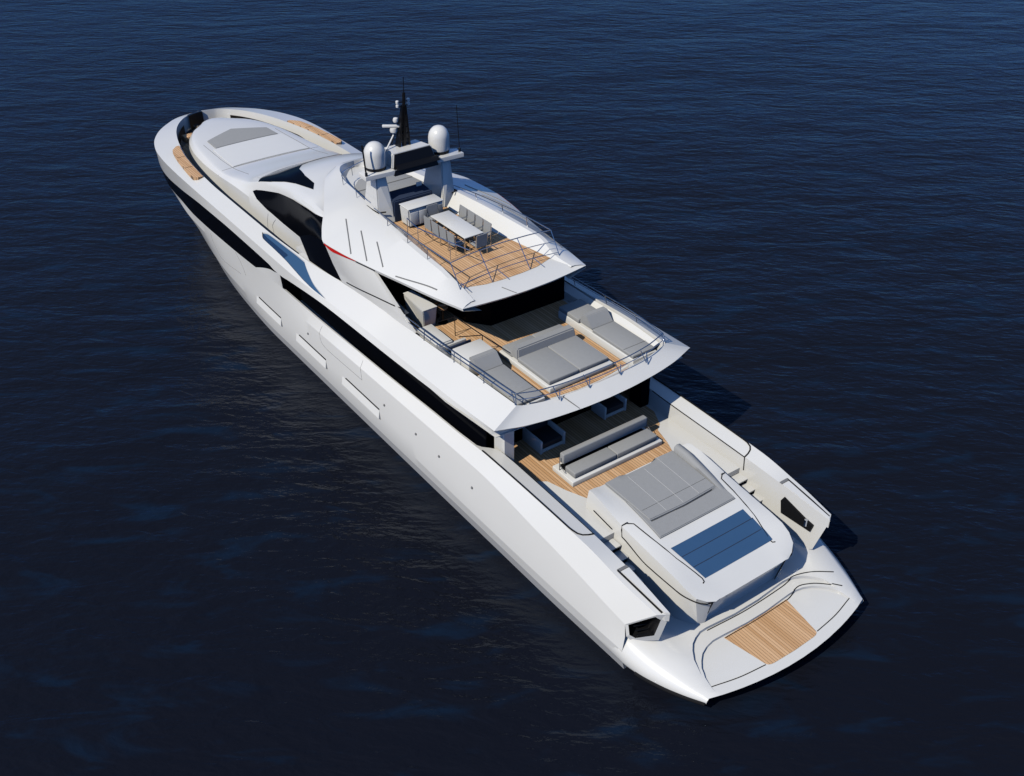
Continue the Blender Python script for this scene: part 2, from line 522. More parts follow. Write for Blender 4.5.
xs = np.linspace(0, 1, 120)
def sp(r, x1=28.7): return r.at(r.x0+(x1-r.x0)*xs)
bulwarks = sided('bulwark', [sp(k4), sp(k5), sp(k6)], M['white'], Y, angle=14)
# glass band let into the forward topsides, its aft end cut on the slant
def diag(x):
    a = k4.at(x); c = u0.at(x)
    t = np.clip((31.7-x)/(31.7-29.0), 0, 1)[:, None]
    return a*(1-t)+c*t
xg = np.linspace(29.0, 46.9, 130)
sided('hull_window', [diag(xg), u0.at(xg)], M['glass'], Y)
xj = np.linspace(28.72, 31.7, 40)
sided('hull_panel', [k4.at(xj), diag(xj)], M['white'], Y)
# upper band: flared bulwark of the upper deck running forward to the bow
XA, XF = 24.0, 31.9
def part_span(r, n, x0, x1, bow):
    u = np.linspace(0, 1, n)
    if bow: u = np.concatenate([np.linspace(0, .75, int(n*.5), endpoint=False), .75+.25*(1-(1-np.linspace(0, 1, n-int(n*.5)))**2)])
    return r.at(x0+(x1-x0)*u)
f_in = pchip([24.0, 25.4, 26.6, 27.2, 27.6, 28.6, 30.2, 31.5, 31.9], [4.935, 4.78, 4.5, 4.32, 4.2, 4.17, 4.18, 4.22, 4.36])
f_out = pchip([24.0, 25.0, 26.2, 27.4, 28.6, 30.0, 31.3, 31.9], [4.94, 4.945, 4.90, 4.80, 4.70, 4.64, 4.60, 4.38])
def on_top(f, x):
    a_, c_ = u1.at(x), u2.at(x)
    y = f(x); t_ = (a_[:, 1]-y)/(a_[:, 1]-c_[:, 1])
    return np.stack([x, y, a_[:, 2]+(c_[:, 2]-a_[:, 2])*t_], -1)
V, F = [], []
for x0_, x1_, bow_, n_ in ((None, XA, False, 90), (XF, None, True, 110)):
    rr = []
    for r in (u0, u1, u2):
        rr.append(part_span(r, n_, r.x0 if x0_ is None else x0_, r.x1 if x1_ is None else x1_, bow_))
    d3 = rr[2].copy(); d3[:, 1] = np.maximum(0, d3[:, 1]-.06); d3[:, 2] = np.where(d3[:, 0] > 28.4, 4.25, 5.2)
    loft_geo(rr+[d3], V, F, True)
xm = np.linspace(XA, XF, 70)
ro, ri = on_top(f_out, xm), on_top(f_in, xm)
dep = np.interp(xm, [24.0, 25.5, 27.5, 30.5, 31.9], [.10, .30, .55, .55, .35])
fo, fi = ro.copy(), ri.copy()
fo[:, 2] -= dep; fi[:, 2] -= dep+.12; fo[:, 1] -= .015*np.ones(70); 
d3 = u2.at(xm); d3[:, 1] -= .06; d3[:, 2] = np.where(xm > 28.4, 4.25, 5.2)
loft_geo([u0.at(xm), u1.at(xm), ro, fo, fi, ri, u2.at(xm), d3], V, F, True)
band = mesh_obj('upper_bulwark', V, F, M['white'], Y, angle=14, merge=2e-3)
dep2 = np.minimum(dep*.35, .07)
for sgn in (1, -1):
    go, gi = ro.copy(), ri.copy()
    go[:, 2] -= dep2; gi[:, 2] -= dep2
    V, F = [], []
    loft_geo([go*[1, sgn, 1], gi*[1, sgn, 1]], V, F)
    mesh_obj('bulwark_glass', V, F, M['blueglass'], Y)
    q = xm > 28.9
    gm = go*.45+gi*.55; gm[:, 2] += .006; gl = go*.96+gi*.04; gl[:, 2] += .006
    V, F = [], []
    loft_geo([gl[q]*[1, sgn, 1], gm[q]*[1, sgn, 1]], V, F)
    mesh_obj('dark_glass_pane', V, F, M['darkblueglass'], Y)
tip = [k4.at(np.r_[np.linspace(46.9, 50.5, 30), 50.7, 50.82, 50.9]), u0.at(np.r_[np.linspace(46.9, 50.5, 30), 50.7, 50.82, 50.91])]
loft('stem_panel', tip, M['white'], Y)
# deck that closes the upper side deck abaft the foredeck passage
xc = np.linspace(19.5, 28.5, 40)
cap_o = u2.at(xc)+np.array([0, -.02, -.05]); cap_i = u2.at(xc).copy(); cap_i[:, 1] = 3.2; cap_i[:, 2] -= .05
cap_l = cap_i.copy(); cap_l[:, 2] = 4.3
cap_e = cap_o.copy(); cap_e[:, 2] = 4.3
for sgn in (1, -1):
    V, F = [], []
    loft_geo([r*[1, sgn, 1] for r in (cap_l, cap_i, cap_o, cap_e)], V, F)
    n_ = len(xc); F.append([n_-1, 2*n_-1, 3*n_-1, 4*n_-1])
    mesh_obj('side_deck_cap', V, F, M['white'], Y)
BV_hull = bvh_of([hull])
BV_band = bvh_of([band])
BV_bul = bvh_of([hull]+bulwarks)

# ---- black rubbing strake at the platform corner + grey boot stripe are part of the hull finish
# ---- swim platform
def xa(y): return -0.62+0.62*(abs(y)/3.93)**2
zf = lambda x: .75+.25*(lambda t: t*t*(3-2*t))(max(0, min(1, (x-.15)/1.5)))
pr_y = pchip([0, 1, 2.5, 3.3, 4.8], [3.86, 4.08, 4.46, 4.64, 4.72]); pr_z = pchip([0, 1, 2.5, 3.3, 4.8], [.73, .95, 1.22, 1.42, 1.6])
ps_y = pchip([0, .7, 1.5, 2.5, 3.2, 4.8], [3.93, 4.24, 4.56, 4.86, 4.985, 5.0]); ps_z = pchip([0, 1, 2.5, 3.2, 4.8], [.65, .74, .88, .95, .95])
pe_y = pchip([0, .7, 1.5, 2.4, 3.1, 4.8], [3.96, 4.33, 4.66, 4.90, 4.98, 4.98]); pe_z = pchip([0, 1.5, 3.1, 4.8], [.58, .52, .46, .46])
ny = [0, .7, 1.4, 2.1, 2.6, 3.0, 3.4]
nx = 26
rows = []
for i in range(nx):
    t = i/(nx-1)
    row = []
    for y in ny:
        x = xa(y)+(4.8-xa(y))*t
        row.append((x, y, zf(x) if y < 3.2 else zf(x)+.35*max(0, pr_z(x)-zf(x))))
    x = 0+4.8*t
    row.append((x-.0, float(pr_y(x)), float(pr_z(x))))
    row.append((x, float(ps_y(x)), float(ps_z(x))))
    row.append((x, float(pe_y(x)), float(pe_z(x))))
    row.append((x+.03, float(pe_y(x))-.05, float(pe_z(x))-.13))
    row.append((x+.1+.9*(1-t), float(pe_y(x))-.75, -.5))
    row.append((x+.1+.9*(1-t), 0, -.5))
    rows.append(row)
V, F = [], []
K = len(rows[0])
for sgn in (1, -1):
    b = len(V)
    for row in rows:
        for p in row: V.append((p[0], p[1]*sgn, p[2]))
    for i in range(nx-1):
        for k in range(K-1):
            F.append([b+i*K+k, b+i*K+k+1, b+(i+1)*K+k+1, b+(i+1)*K+k])
    # aft face
    r0 = [b+k for k in range(K)]
    bot = []
    for k in range(9):
        p = rows[0][k]
        bot.append(len(V)); V.append((p[0]+.06, p[1]*sgn, p[2]-.09))
    for k in range(8): F.append([r0[k], r0[k+1], bot[k+1], bot[k]])
    F.append([r0[8], r0[9], r0[10], bot[8]])
    bot2 = []
    for k in range(9):
        p = rows[0][k]
        bot2.append(len(V)); V.append((p[0]+1.3, p[1]*sgn*.9, -.5))
    for k in range(8): F.append([bot[k], bot[k+1], bot2[k+1], bot2[k]])
    F.append([bot[8], r0[10], r0[11], bot2[8]])
    # forward end
    F.append([b+(nx-1)*K+k for k in range(K)])
plat = mesh_obj('swim_platform', V, F, M['white'], Y, angle=24, merge=1e-3)
def well(pts, z0):
    bm = bmesh.new()
    prism_bm(bm, pts, z0, 3.0)
    return bm
def sym(pts): return pts+[(x, -y) for x, y in pts[::-1] if y != 0]
out_w = [(-2, 3.55), (.25, 3.55), (.8, 3.46), (1.35, 3.28), (1.66, 3.06), (1.9, 2.82), (2.05, 2.55), (2.16, 2.25), (2.17, 1.9), (2.06, 0.6)]
in_w = [(-2, 3.5), (.2, 3.5), (.65, 3.42), (1.0, 3.25), (1.25, 3.02), (1.45, 2.78), (1.6, 2.45), (1.68, 2.05), (1.66, 1.58), (1.58, 0.5)]
OUT_W = [(x, y) for x, y in out_w]; IN_W = in_w
boolean_cut(plat, well(sym(OUT_W), .87))
boolean_cut(plat, well(sym(IN_W), .755))
BV_plat = bvh_of([plat])
tk = [(1.60, 1.58), (1.60, -1.58), (-.05, -1.27), (-.14, -1.22), (-.19, -1.12), (-.21, -1.0), (-.24, 0), (-.21, 1.0), (-.19, 1.12), (-.14, 1.22), (-.05, 1.27)]
prism('teak_inlay', tk, .70, .763, M['teakwide'], Y)
for s in (1, -1):
    l = smooth_line([(.30, 3.5*s, .757), (.02, 2.3*s, .757), (-.1, 1.3*s, .757)], 16)
    tubes('platform_seam', [l], .018, M['seam'], Y, sides=6)
for l in ([(1.6, 1.55), (1.56, 0), (1.6, -1.6), (1.76, -2.34), (1.6, -2.80), (.83, -3.66)], [(2.15, 1.9), (2.04, 0), (2.1, -1.9), (2.16, -2.37), (2.06, -2.84), (1.42, -3.85)]):
    seam('platform_step_seam', [(x-.03, y) for x, y in l], 2, 1, BV_plat, .022, M['seam'], Y, smooth=True, n=50)
ed = [(float(x), float(pe_y(x))-.0, float(pe_z(x))-.085) for x in np.linspace(0.04, 2.45, 24)]
for s in (1, -1):
    bm = bmesh.new(); tube_bm(bm, [(x, y*s, z) for x, y, z in ed], .07, 8)
    from_bm('rubbing_strake', bm, M['seam'], Y, merge=0)

# ---- beach club module at the stern (sun pad on top, skylight aft)
g_xs = np.array([8.1, 7.9, 7.4, 6.6, 6.0, 5.2, 4.4, 3.7, 3.1, 2.7, 2.35, 2.12, 2.0])
top_z = pchip([2.0, 2.4, 2.8, 4.33, 4.84, 5.6, 8.1], [2.34, 2.5, 2.66, 3.05, 3.14, 3.24, 3.42])
gy1 = pchip([2.0, 2.8, 4.84, 8.1], [1.5, 1.66, 1.93, 1.98])
gy2 = pchip([2.0, 2.2, 2.5, 3.0, 4.6, 6, 8.1], [1.80, 2.26, 2.48, 2.58, 2.60, 2.60, 2.50])
gz2 = pchip([2.0, 2.2, 2.5, 3.0, 4.6, 6, 7.9, 8.1], [2.33, 2.44, 2.60, 2.83, 3.04, 3.22, 3.55, 3.5])
gy3 = pchip([2.0, 2.2, 2.5, 3.0, 4.6, 6, 8.1], [1.80, 2.24, 2.47, 2.61, 2.64, 2.65, 2.6])
gz3 = pchip([2.0, 2.2, 2.5, 3.0, 4.6, 6, 8.1], [2.22, 2.32, 2.38, 2.42, 2.48, 2.84, 3.0])
gy4 = pchip([2.0, 2.6, 3.3, 4.5, 6, 8.1], [1.80, 2.2, 2.55, 2.68, 2.75, 2.72])
V, F = [], []
for s in (1, -1):
    b = len(V)
    for x in g_xs:
        e = max(0, 2.45-x)
        ring = [(x, 0, top_z(x)), (x, gy1(x)*.6, top_z(x)), (x, gy1(x), top_z(x)+.01), (x, (gy1(x)+gy2(x))/2, (top_z(x)+gz2(x))/2+.03), (x, gy2(x), gz2(x)),
                (x+.3*e, gy3(x), gz3(x)), (x+.9*e, gy4(x), .8)]
        for p in ring: V.append((float(p[0]), float(p[1])*s, float(p[2])))
    K = 7
    for i in range(len(g_xs)-1):
        for k in range(K-1): F.append([b+i*K+k, b+i*K+k+1, b+(i+1)*K+k+1, b+(i+1)*K+k])
    F.append([b+k for k in range(K)]+[len(V)]); V.append((8.1, 0, .8))
    # aft: lip then undercut panel
    l = b+(len(g_xs)-1)*K
    lo = len(V)
    for k in range(5):
        p = V[l+k]; V.append((p[0]+.02+.02*k, p[1], p[2]-.16))
    for k in range(4): F.append([l+k, l+k+1, lo+k+1, lo+k])
    F.append([l+4, l+5, lo+4])
    ln = len(V)
    for k in range(5):
        p = V[lo+k]; V.append((p[0]+.25, p[1], p[2]-.03))
    for k in range(4): F.append([lo+k, lo+k+1, ln+k+1, ln+k])
    lb = len(V)
    for k in range(5):
        p = V[ln+k]; V.append((2.5, p[1]*1.0, .8))
    for k in range(4): F.append([ln+k, ln+k+1, lb+k+1, lb+k])
    F.append([lo+4, l+5, l+6, lb+4, ln+4])
mod = mesh_obj('stern_module', V, F, M['white'], Y, angle=22, merge=1e-3)
BV_mod = bvh_of([mod])
for i, (xa_, xb_, ya_, yb_) in enumerate([(4.33, 3.845, 1.83, 1.76), (3.845, 3.325, 1.76, 1.68), (3.325, 2.80, 1.68, 1.58)]):
    ext = (0.0, .10, .2)[i]
    decal('skylight', [(xa_, ya_), (xb_, yb_), (xb_, -yb_-ext), (xa_, -ya_-ext+.06)], 2, 1, BV_mod, M['blue'], Y, off=.012)
    if i: seam('skylight_seam', [(xa_, ya_-.02), (xa_, -ya_-.04)], 2, 1, BV_mod, .022, M['navy'], Y)
for s in (1, -1):
    seam('module_seam', [(6.05, 2.38*s), (5.9, 2.2*s), (5.2, 2.13*s), (3.9, 1.95*s), (2.85, 1.68*s), (2.72, 1.70*s), (2.68, 1.8*s)], 2, 1, BV_mod, .022, M['seam'], Y)
    low = [(float(x), float(gy3(x))*s+.006*s, float(gz3(x))-.01) for x in np.linspace(5.98, 2.12, 34)]
    tubes('module_seam', [[(6.06, 2.36*s, 3.31), (6.1, 2.58*s, 3.25), (6.05, 2.635*s, 3.1)]+low+[(2.10, 1.90*s, 2.24), (2.13, 1.815*s, 2.16), (2.42, 1.815*s, 1.0)]], .024, M['seam'], Y, sides=6)
    tubes('module_slot', [[(7.6, 2.66*s, 2.95), (6.5, 2.70*s, 2.85)]], .02, M['seam'], Y, sides=6)

# ---- cockpit and stairs
prism('cockpit_floor', sym([(6.4, 4.05), (14.2, 4.3)]), 2.5, 2.742, M['white'], Y)
ck = [(14.1, 4.1), (12.5, 3.7), (12.3, 3.6), (11.2, 3.6), (10.4, 3.2), (10.15, 2.85), (9.3, 2.6), (8.35, 2.2), (7.9, 2.0)]
prism('cockpit_teak', sym(ck), 2.70, 2.752, M['teak'], Y)
for s in (1, -1):
    bm = bmesh.new()
    n = 7
    for i in range(n):
        zt = 2.742-(i+1)*.25
        x1 = 6.4-i*.43
        add_box(bm, x1-.43, x1, 2.7*s, 3.86*s, .6, zt, .012, 1)
        add_box(bm, x1-.47, x1-.40, 2.72*s, 3.82*s, zt-.05, zt+.002, 0)
    from_bm('stern_stair', bm, M['white'], Y, merge=0)
    bm = bmesh.new()
    for i in range(1, n): add_box(bm, 6.4-i*.43-.0, 6.4-i*.43+.012, 2.72*s, 3.82*s, 2.742-i*.25-.23, 2.742-i*.25-.06, 0)
    from_bm('stair_riser_shadow_gap', bm, M['softseam'], Y, merge=0)
# wing ends of the bulwarks: framed aft opening with a mooring winch inside
for s in (1, -1):
    P = [(3.25, 4.8, 2.0), (2.3, 4.3, 2.95), (2.05, 3.94, 2.96), (2.5, 3.88, 1.30), (3.05, 4.6, 1.22), (3.15, 4.79, 1.5)]
    c = Vector((2.6, 4.33, 2.05))
    Q = [tuple(c+(Vector(p)-c)*f+Vector((.02, 0, 0))) for p, f in zip(P, (.84, .84, .60, .60, .76, .84))]
    R = [(q[0]+.9, q[1], q[2]) for q in Q]
    n = 6
    V = [(p[0], p[1]*s, p[2]) for p in P+Q]
    F = [[i, (i+1) % n, n+(i+1) % n, n+i] for i in range(n)]
    mesh_obj('bulwark_end', V, F, M['white'], Y, smooth=False)
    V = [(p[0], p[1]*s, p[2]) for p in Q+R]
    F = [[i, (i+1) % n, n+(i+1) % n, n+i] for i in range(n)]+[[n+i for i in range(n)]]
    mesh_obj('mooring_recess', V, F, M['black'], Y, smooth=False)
    bm = bmesh.new()
    for j in range(3): tube_bm(bm, [(2.75+.1*j, 4.0*s, 1.55+.14*j), (2.95+.1*j, 4.5*s, 1.55+.14*j)], .035, 8)
    from_bm('mooring_roller', bm, M['black'], Y, merge=0)

# ---- superstructure --------------------------------------------------------
# main-deck saloon glazing and slab of the upper deck
side_floor = prism('side_deck', sym([(14.0, 4.24), (20, 4.33), (28.6, 4.45)]), 2.5, 2.74, M['white'], Y)
bm = bmesh.new(); prism_bm(bm, sym([(12.9, 1.2), (12.9, 3.2), (14.2, 4.12), (28.6, 4.12)]), 2.74, 5.2)
from_bm('saloon_glazing', bm, M['glass'], Y)
for s in (1, -1): box('saloon_side_pane', 12.5, 14.2, 4.05*s, 4.12*s, 2.75, 5.18, M['glass'], Y, 0)
box('side_deck_bulkhead', 28.62, 28.8, 3.6, 4.95, 2.7, 4.36, M['glass'], Y, 0)
box('side_deck_bulkhead', 28.62, 28.8, -4.95, -3.6, 2.7, 4.36, M['glass'], Y, 0)
# slab
ed_c = [(10.79, 4.72), (10.5, 3.8), (10.30, 3.0), (10.14, 1.7), (10.07, .6), (10.05, 0)]
slab = [(29, 3.9), (20, 3.9), (18, 4.75), (14, 4.75), (11.2, 4.72), (11.0, 4.5), (10.95, 3.8), (10.8, 3.0), (10.7, 1.7), (10.6, .6)]
prism('upper_deck_slab', sym(slab), 5.2, 5.44, M['white'], Y)
utk = [(21.0, 3.4), (13, 3.3), (11.85, 3.0), (11.6, 2.2), (11.45, 1.32), (11.36, .5)]
prism('upper_deck_teak', sym(utk), 5.40, 5.452, M['teak'], Y)
# aft apron of the upper deck: from the inner coaming over the rail line to the drip edge
def apron(name, in_c, rail_c, edge_c, low_c, parent):
    rails = [smooth_line(np.array(c, float), 60) for c in (in_c, rail_c, edge_c, low_c)]
    V, F = [], []
    loft_geo(rails, V, F, True)
    return mesh_obj(name, V, F, M['white'], parent, angle=20, merge=2e-3)
ap = apron('upper_deck_apron',
      [(11.0, 3.66, 5.44), (11.6, 3.0, 5.44), (11.52, 2.2, 5.44), (11.38, 1.2, 5.44), (11.3, 0, 5.44)],
      [(11.0, 3.72, 6.22), (10.98, 3.4, 6.1), (10.85, 2.4, 5.98), (10.74, 1.2, 5.95), (10.70, 0, 5.95)],
      [(10.77, 4.90, 5.68), (10.40, 3.6, 5.62), (10.18, 2.2, 5.6), (10.07, 1.0, 5.6), (10.04, 0, 5.6)],
      [(10.80, 4.86, 5.61), (10.46, 3.6, 5.55), (10.25, 2.2, 5.53), (10.14, 1.0, 5.53), (10.11, 0, 5.53)], Y)
BV_ap = bvh_of([ap])
soff = prism('upper_deck_soffit', sym([(28.6, 4.2), (22, 4.3), (18, 4.9), (14, 4.96), (10.95, 4.7), (10.9, 3.6), (10.7, 2.2), (10.6, 1.0)]), 5.17, 5.2, M['white'], Y)
# cockpit corner pillars: port white, starboard black to paint in its shade
for s in (1, -1):
    bm = bmesh.new()
    P0 = [(12.45, 3.75), (12.45, 3.3), (11.75, 3.3), (11.75, 3.75)]
    prism_bm(bm, [(x, y*s) for x, y in P0], 2.74, 5.19)
    from_bm('pillar', bm, M['white'] if s > 0 else M['glass'], Y)

# house
hx = [22.6, 24.0, 26, 28, 30, 31.5, 33, 34.6, 35.6, 36.6, 38, 40, 42, 44.0, 45.9, 47.2, 48.1, 48.7, 48.9]
tab = {  # foot(y,z)  shoulder  roof edge  roof quarter z  centre z
 22.6: ((3.3, 4.3), (3.45, 6.0), (3.6, 7.75), 7.75, 7.75),
 24.0: ((3.3, 4.3), (3.45, 6.0), (3.72, 7.85), 7.9, 7.9),
 26:   ((3.4, 4.3), (3.45, 5.6), (3.80, 8.28), 8.0, 8.0),
 28:   ((3.4, 4.3), (3.42, 5.45), (3.62, 8.05), 8.34, 8.36),
 30:   ((3.4, 4.3), (3.40, 5.45), (3.36, 7.72), 8.18, 8.32),
 31.5: ((3.4, 4.3), (3.38, 5.45), (3.15, 7.5), 8.0, 8.15),
 33:   ((3.4, 4.3), (3.36, 5.45), (3.05, 7.2), 7.6, 7.75),
 34.6: ((3.4, 4.3), (3.36, 5.5), (3.02, 6.75), 6.95, 7.05),
 35.6: ((3.4, 4.3), (3.36, 5.5), (3.02, 6.35), 6.5, 6.6),
 36.6: ((3.4, 4.3), (3.36, 5.48), (3.05, 6.0), 6.15, 6.2),
 38:   ((3.4, 4.3), (3.36, 5.42), (3.1, 5.72), 5.85, 5.88),
 40:   ((3.36, 4.3), (3.28, 5.2), (3.1, 5.42), 5.5, 5.52),
 42:   ((3.30, 4.3), (3.20, 5.08), (2.95, 5.34), 5.42, 5.44),
 44.0: ((3.13, 4.3), (3.02, 5.02), (2.75, 5.3), 5.38, 5.4),
 45.9: ((2.75, 4.3), (2.62, 4.98), (2.35, 5.26), 5.34, 5.36),
 47.2: ((2.2, 4.3), (2.05, 4.95), (1.8, 5.22), 5.29, 5.31),
 48.1: ((1.35, 4.3), (1.2, 4.93), (1.0, 5.18), 5.24, 5.26),
 48.7: ((.7, 4.3), (.6, 4.9), (.5, 5.12), 5.17, 5.18),
 48.9: ((0, 4.3), (0, 4.88), (0, 5.08), 5.1, 5.12)}
def pc(fn): return pchip(hx, [fn(tab[x]) for x in hx])
fx = np.concatenate([np.linspace(22.6, 46, 96, endpoint=False), 46+2.9*(1-(1-np.linspace(0, 1, 30))**2)])
f_by, f_bz = pc(lambda t: t[0][0]), pc(lambda t: t[0][1])
f_sy, f_sz = pc(lambda t: t[1][0]), pc(lambda t: t[1][1])
f_ry, f_rz = pc(lambda t: t[2][0]), pc(lambda t: t[2][1])
f_qz, f_cz = pc(lambda t: t[3]), pc(lambda t: t[4])
secs = []
for x in fx:
    by, bz, sy, sz, ry, rz, qz, cz = [float(f(x)) for f in (f_by, f_bz, f_sy, f_sz, f_ry, f_rz, f_qz, f_cz)]
    ctl = [(by, bz), (sy, sz)]
    pts = [(by, bz), ((by+sy)/2, (bz+sz)/2), (sy, sz)]
    # side panel up to the roof edge then a rounded knuckle on to the roof
    for t in (.33, .66): pts.append((sy+(ry-sy)*t, sz+(rz-sz)*t))
    P0 = Vector((sy+(ry-sy)*.84, sz+(rz-sz)*.84)); P1 = Vector((ry, rz)); P2 = Vector((ry*.86, rz+(qz-rz)*.45))
    for t in (0, .25, .5, .75, 1): 
        q = P0*(1-t)**2+P1*2*t*(1-t)+P2*t*t; pts.append((q.x, q.y))
    pts += [(ry*.55, qz), (ry*.28, qz+(cz-qz)*.75), (0, cz)]
    secs.append([(x, y, z) for y, z in pts])
house = loft('deckhouse', [np.array([s[k] for s in secs]) for k in range(len(secs[0]))], M['white'], Y, angle=20)
BV_house = bvh_of([house])

# sundeck shell: coaming, flared flank and underside
s1 = Rail([(15.6, 2.45), (16.6, 2.35), (17.8, 2.42), (20.5, 2.3), (24, 2.0), (27, 1.62), (28.6, 1.3), (29.4, .95), (29.7, .5), (29.75, 0)],
          [(15.6, 8.13), (16.6, 8.25), (18, 8.6), (24, 8.68), (29.75, 8.68)])
s2 = Rail([(15.6, 2.62), (16.6, 2.55), (17.8, 2.62), (20.5, 2.52), (24, 2.22), (27, 1.85), (28.7, 1.5), (29.6, 1.1), (29.95, .6), (30.0, 0)],
          [(15.6, 8.12), (16.6, 8.24), (18, 8.58), (24, 8.66), (30.0, 8.62)])
s3 = Rail([(15.45, 3.1), (17, 3.42), (19, 3.75), (21, 4.12), (23, 4.48), (24.3, 4.6), (25.0, 4.3), (25.8, 3.78), (27, 3.1), (28.5, 2.3), (29.6, 1.6), (30.2, .8), (30.4, 0)],
          [(15.45, 8.03), (17, 7.95), (19, 7.86), (21, 7.8), (24.3, 7.78), (25.0, 7.98), (25.8, 8.27), (27, 8.38), (28.5, 8.38), (30.4, 8.36)])
ns = 130
fr = lambda r: r.span(ns, bow=True)
a1, a2, a3 = fr(s1), fr(s2), fr(s3)
a0 = a1.copy(); a0[:, 2] = 8.1
mid = (a2*.5+a3*.5); mid[:, 2] += .03
a0[:, 1] = np.minimum(a0[:, 1], pchip([15.6, 16.6, 18.6, 20.8, 22.8, 24.5, 28, 29.75], [2.4, 2.22, 1.92, 1.58, 1.36, 1.5, 1.2, 0])(a0[:, 0]))
a4 = a3.copy(); a4[:, 1] = np.maximum(0, a4[:, 1]-.03); a4[:, 2] -= .12
a5 = a3.copy(); a5[:, 1] = np.minimum(a5[:, 1], np.maximum(0, a5[:, 1]-.9)); a5[:, 2] = 7.66; a5[:, 2] = np.where(a5[:, 0] > 25, 7.9, 7.66)
shell = loft('sundeck_shell', [a0, a1, a2, mid, a3, a4, a5], M['white'], Y, angle=20)
prism('sundeck_floor', sym([(29.5, 1.0), (28.4, 1.4), (24, 2.05), (20.5, 2.35), (17.8, 2.47), (15.9, 2.6)]), 7.9, 8.1, M['white'], Y)
prism('sundeck_teak', sym([(24.2, 1.45), (22.8, 1.4), (20.8, 1.62), (18.6, 1.96), (16.75, 2.22), (16.45, 1.3), (16.38, .5)]), 8.06, 8.115, M['teak'], Y)
ap2 = apron('sundeck_apron',
      [(16.65, 2.5, 8.101), (16.5, 2.0, 8.101), (16.4, 1.2, 8.101), (16.35, 0, 8.101)],
      [(15.7, 2.64, 8.125), (15.9, 2.0, 8.125), (15.85, 1.0, 8.125), (15.82, 0, 8.125)],
      [(15.45, 3.1, 8.03), (15.33, 2.0, 8.01), (15.25, 1.0, 8.0), (15.22, 0, 8.0)],
      [(15.5, 3.05, 7.95), (15.38, 2.0, 7.93), (15.3, 1.0, 7.92), (15.27, 0, 7.92)], Y)
prism('sundeck_soffit', sym([(25.2, 3.7), (24.2, 3.75), (21, 3.3), (17, 2.9), (16.0, 2.75), (15.95, 2.0), (15.9, 1.0)]), 7.70, 7.88, M['white'], Y)
BV_shell = bvh_of([shell])
BV_top = bvh_of([shell, house])
# upper-deck saloon glazing under the sundeck
prism('upper_saloon_glazing', [(17.3, -3.45), (17.3, .5), (18.2, 1.2), (21.0, 1.4), (21.0, 3.2), (25.0, 3.4), (25.0, -3.4)], 5.445, 7.64, M['glass'], Y)
# side fins that close the upper deck abeam of the saloon
for s in (1, -1):
    lo = [(23.6, 4.22, 6.0), (22.6, 4.22, 6.08), (21.6, 4.19, 6.13), (19.6, 4.02, 6.06), (17.95, 3.92, 6.04)]
    hi = [(24.3, 4.56, 7.70), (23.4, 4.5, 7.70), (22.5, 4.36, 7.69), (21.6, 4.2, 7.68), (20.85, 4.06, 7.68)]
    A = smooth_line(lo, 24); B = smooth_line(hi, 24)
    C_ = A.copy(); C_[:, 1] -= .12; D = B.copy(); D[:, 1] -= .12
    A[:, 2] -= .06; C_[:, 2] -= .06
    loop = [A, (A*.5+B*.5)+np.array([0, .03, 0]), B, D, C_, A]
    V, F = [], []
    loft_geo([np.array(r)*[1, s, 1] for r in loop], V, F)
    for i in (0, 23):
        F.append([k*24+i for k in range(5)])
    fin = mesh_obj('side_fin', V, F, M['white'], Y, angle=30)
    BVf = bvh_of([fin])
    seam('fin_seam', [(23.05, 6.22), (21.5, 6.45), (20.0, 6.62), (19.2, 6.72), (18.75, 6.85)], 1, s, BVf, .03, M['seam'], Y, smooth=True)

# glass let into the house: side windows and the windscreen
for s in (1, -1):
    side_win = [(35.3, 5.92), (34.9, 6.12), (34.1, 6.37), (32.0, 6.98), (29.9, 7.46), (28.0, 7.80), (25.9, 8.1), (24.6, 7.75), (22.8, 7.2), (22.8, 5.2), (27.2, 4.7), (29.55, 5.62), (31.4, 5.58), (33.4, 5.60), (34.7, 5.72)]
    decal('side_window', side_win, 1, s, BV_house, M['glass'], Y, off=.02, step=.15)
for s in (1, -1):
    rim_ = smooth_line([(22.8, 4.14, 5.97), (24.5, 4.16, 5.80), (26, 4.08, 5.57), (27.35, 4.03, 5.42)], 30)
    up_ = smooth_line([(22.8, 3.62, 7.1), (25.0, 3.66, 7.0), (27.6, 3.52, 6.5), (29.5, 3.445, 5.68)], 30)
    V, F = [], []
    loft_geo([rim_*[1, s, 1], up_*[1, s, 1]], V, F)
    mesh_obj('side_window', V, F, M['glass'], Y)
V = []
ws_front = [(34.8, 3.03), (35.5, 2.3), (36.1, 1.4), (36.4, .5)]
ws = ws_front + [(x, -y) for x, y in ws_front[::-1]]
back = [(34.9, -2.6), (34.6, -1.8), (33.4, -1.2), (33.2, 0), (33.2, 1.2), (32.4, 1.75), (31.0, 2.1), (29.6, 2.3), (28.9, 2.7), (29.9, 2.75), (31.6, 2.85), (33.4, 2.98)]
decal('windscreen', ws+back, 2, 1, BV_house, M['glass'], Y, off=.02, step=.15)

# ---- foredeck
prism('foredeck_floor', sym([(30, 4.12), (38, 4.12), (40, 4.05), (43, 3.8), (46, 3.15), (47.5, 2.5), (48.6, 1.75), (49.2, 1.05), (49.5, .3)]), 4.0, 4.26, M['teak'], Y)

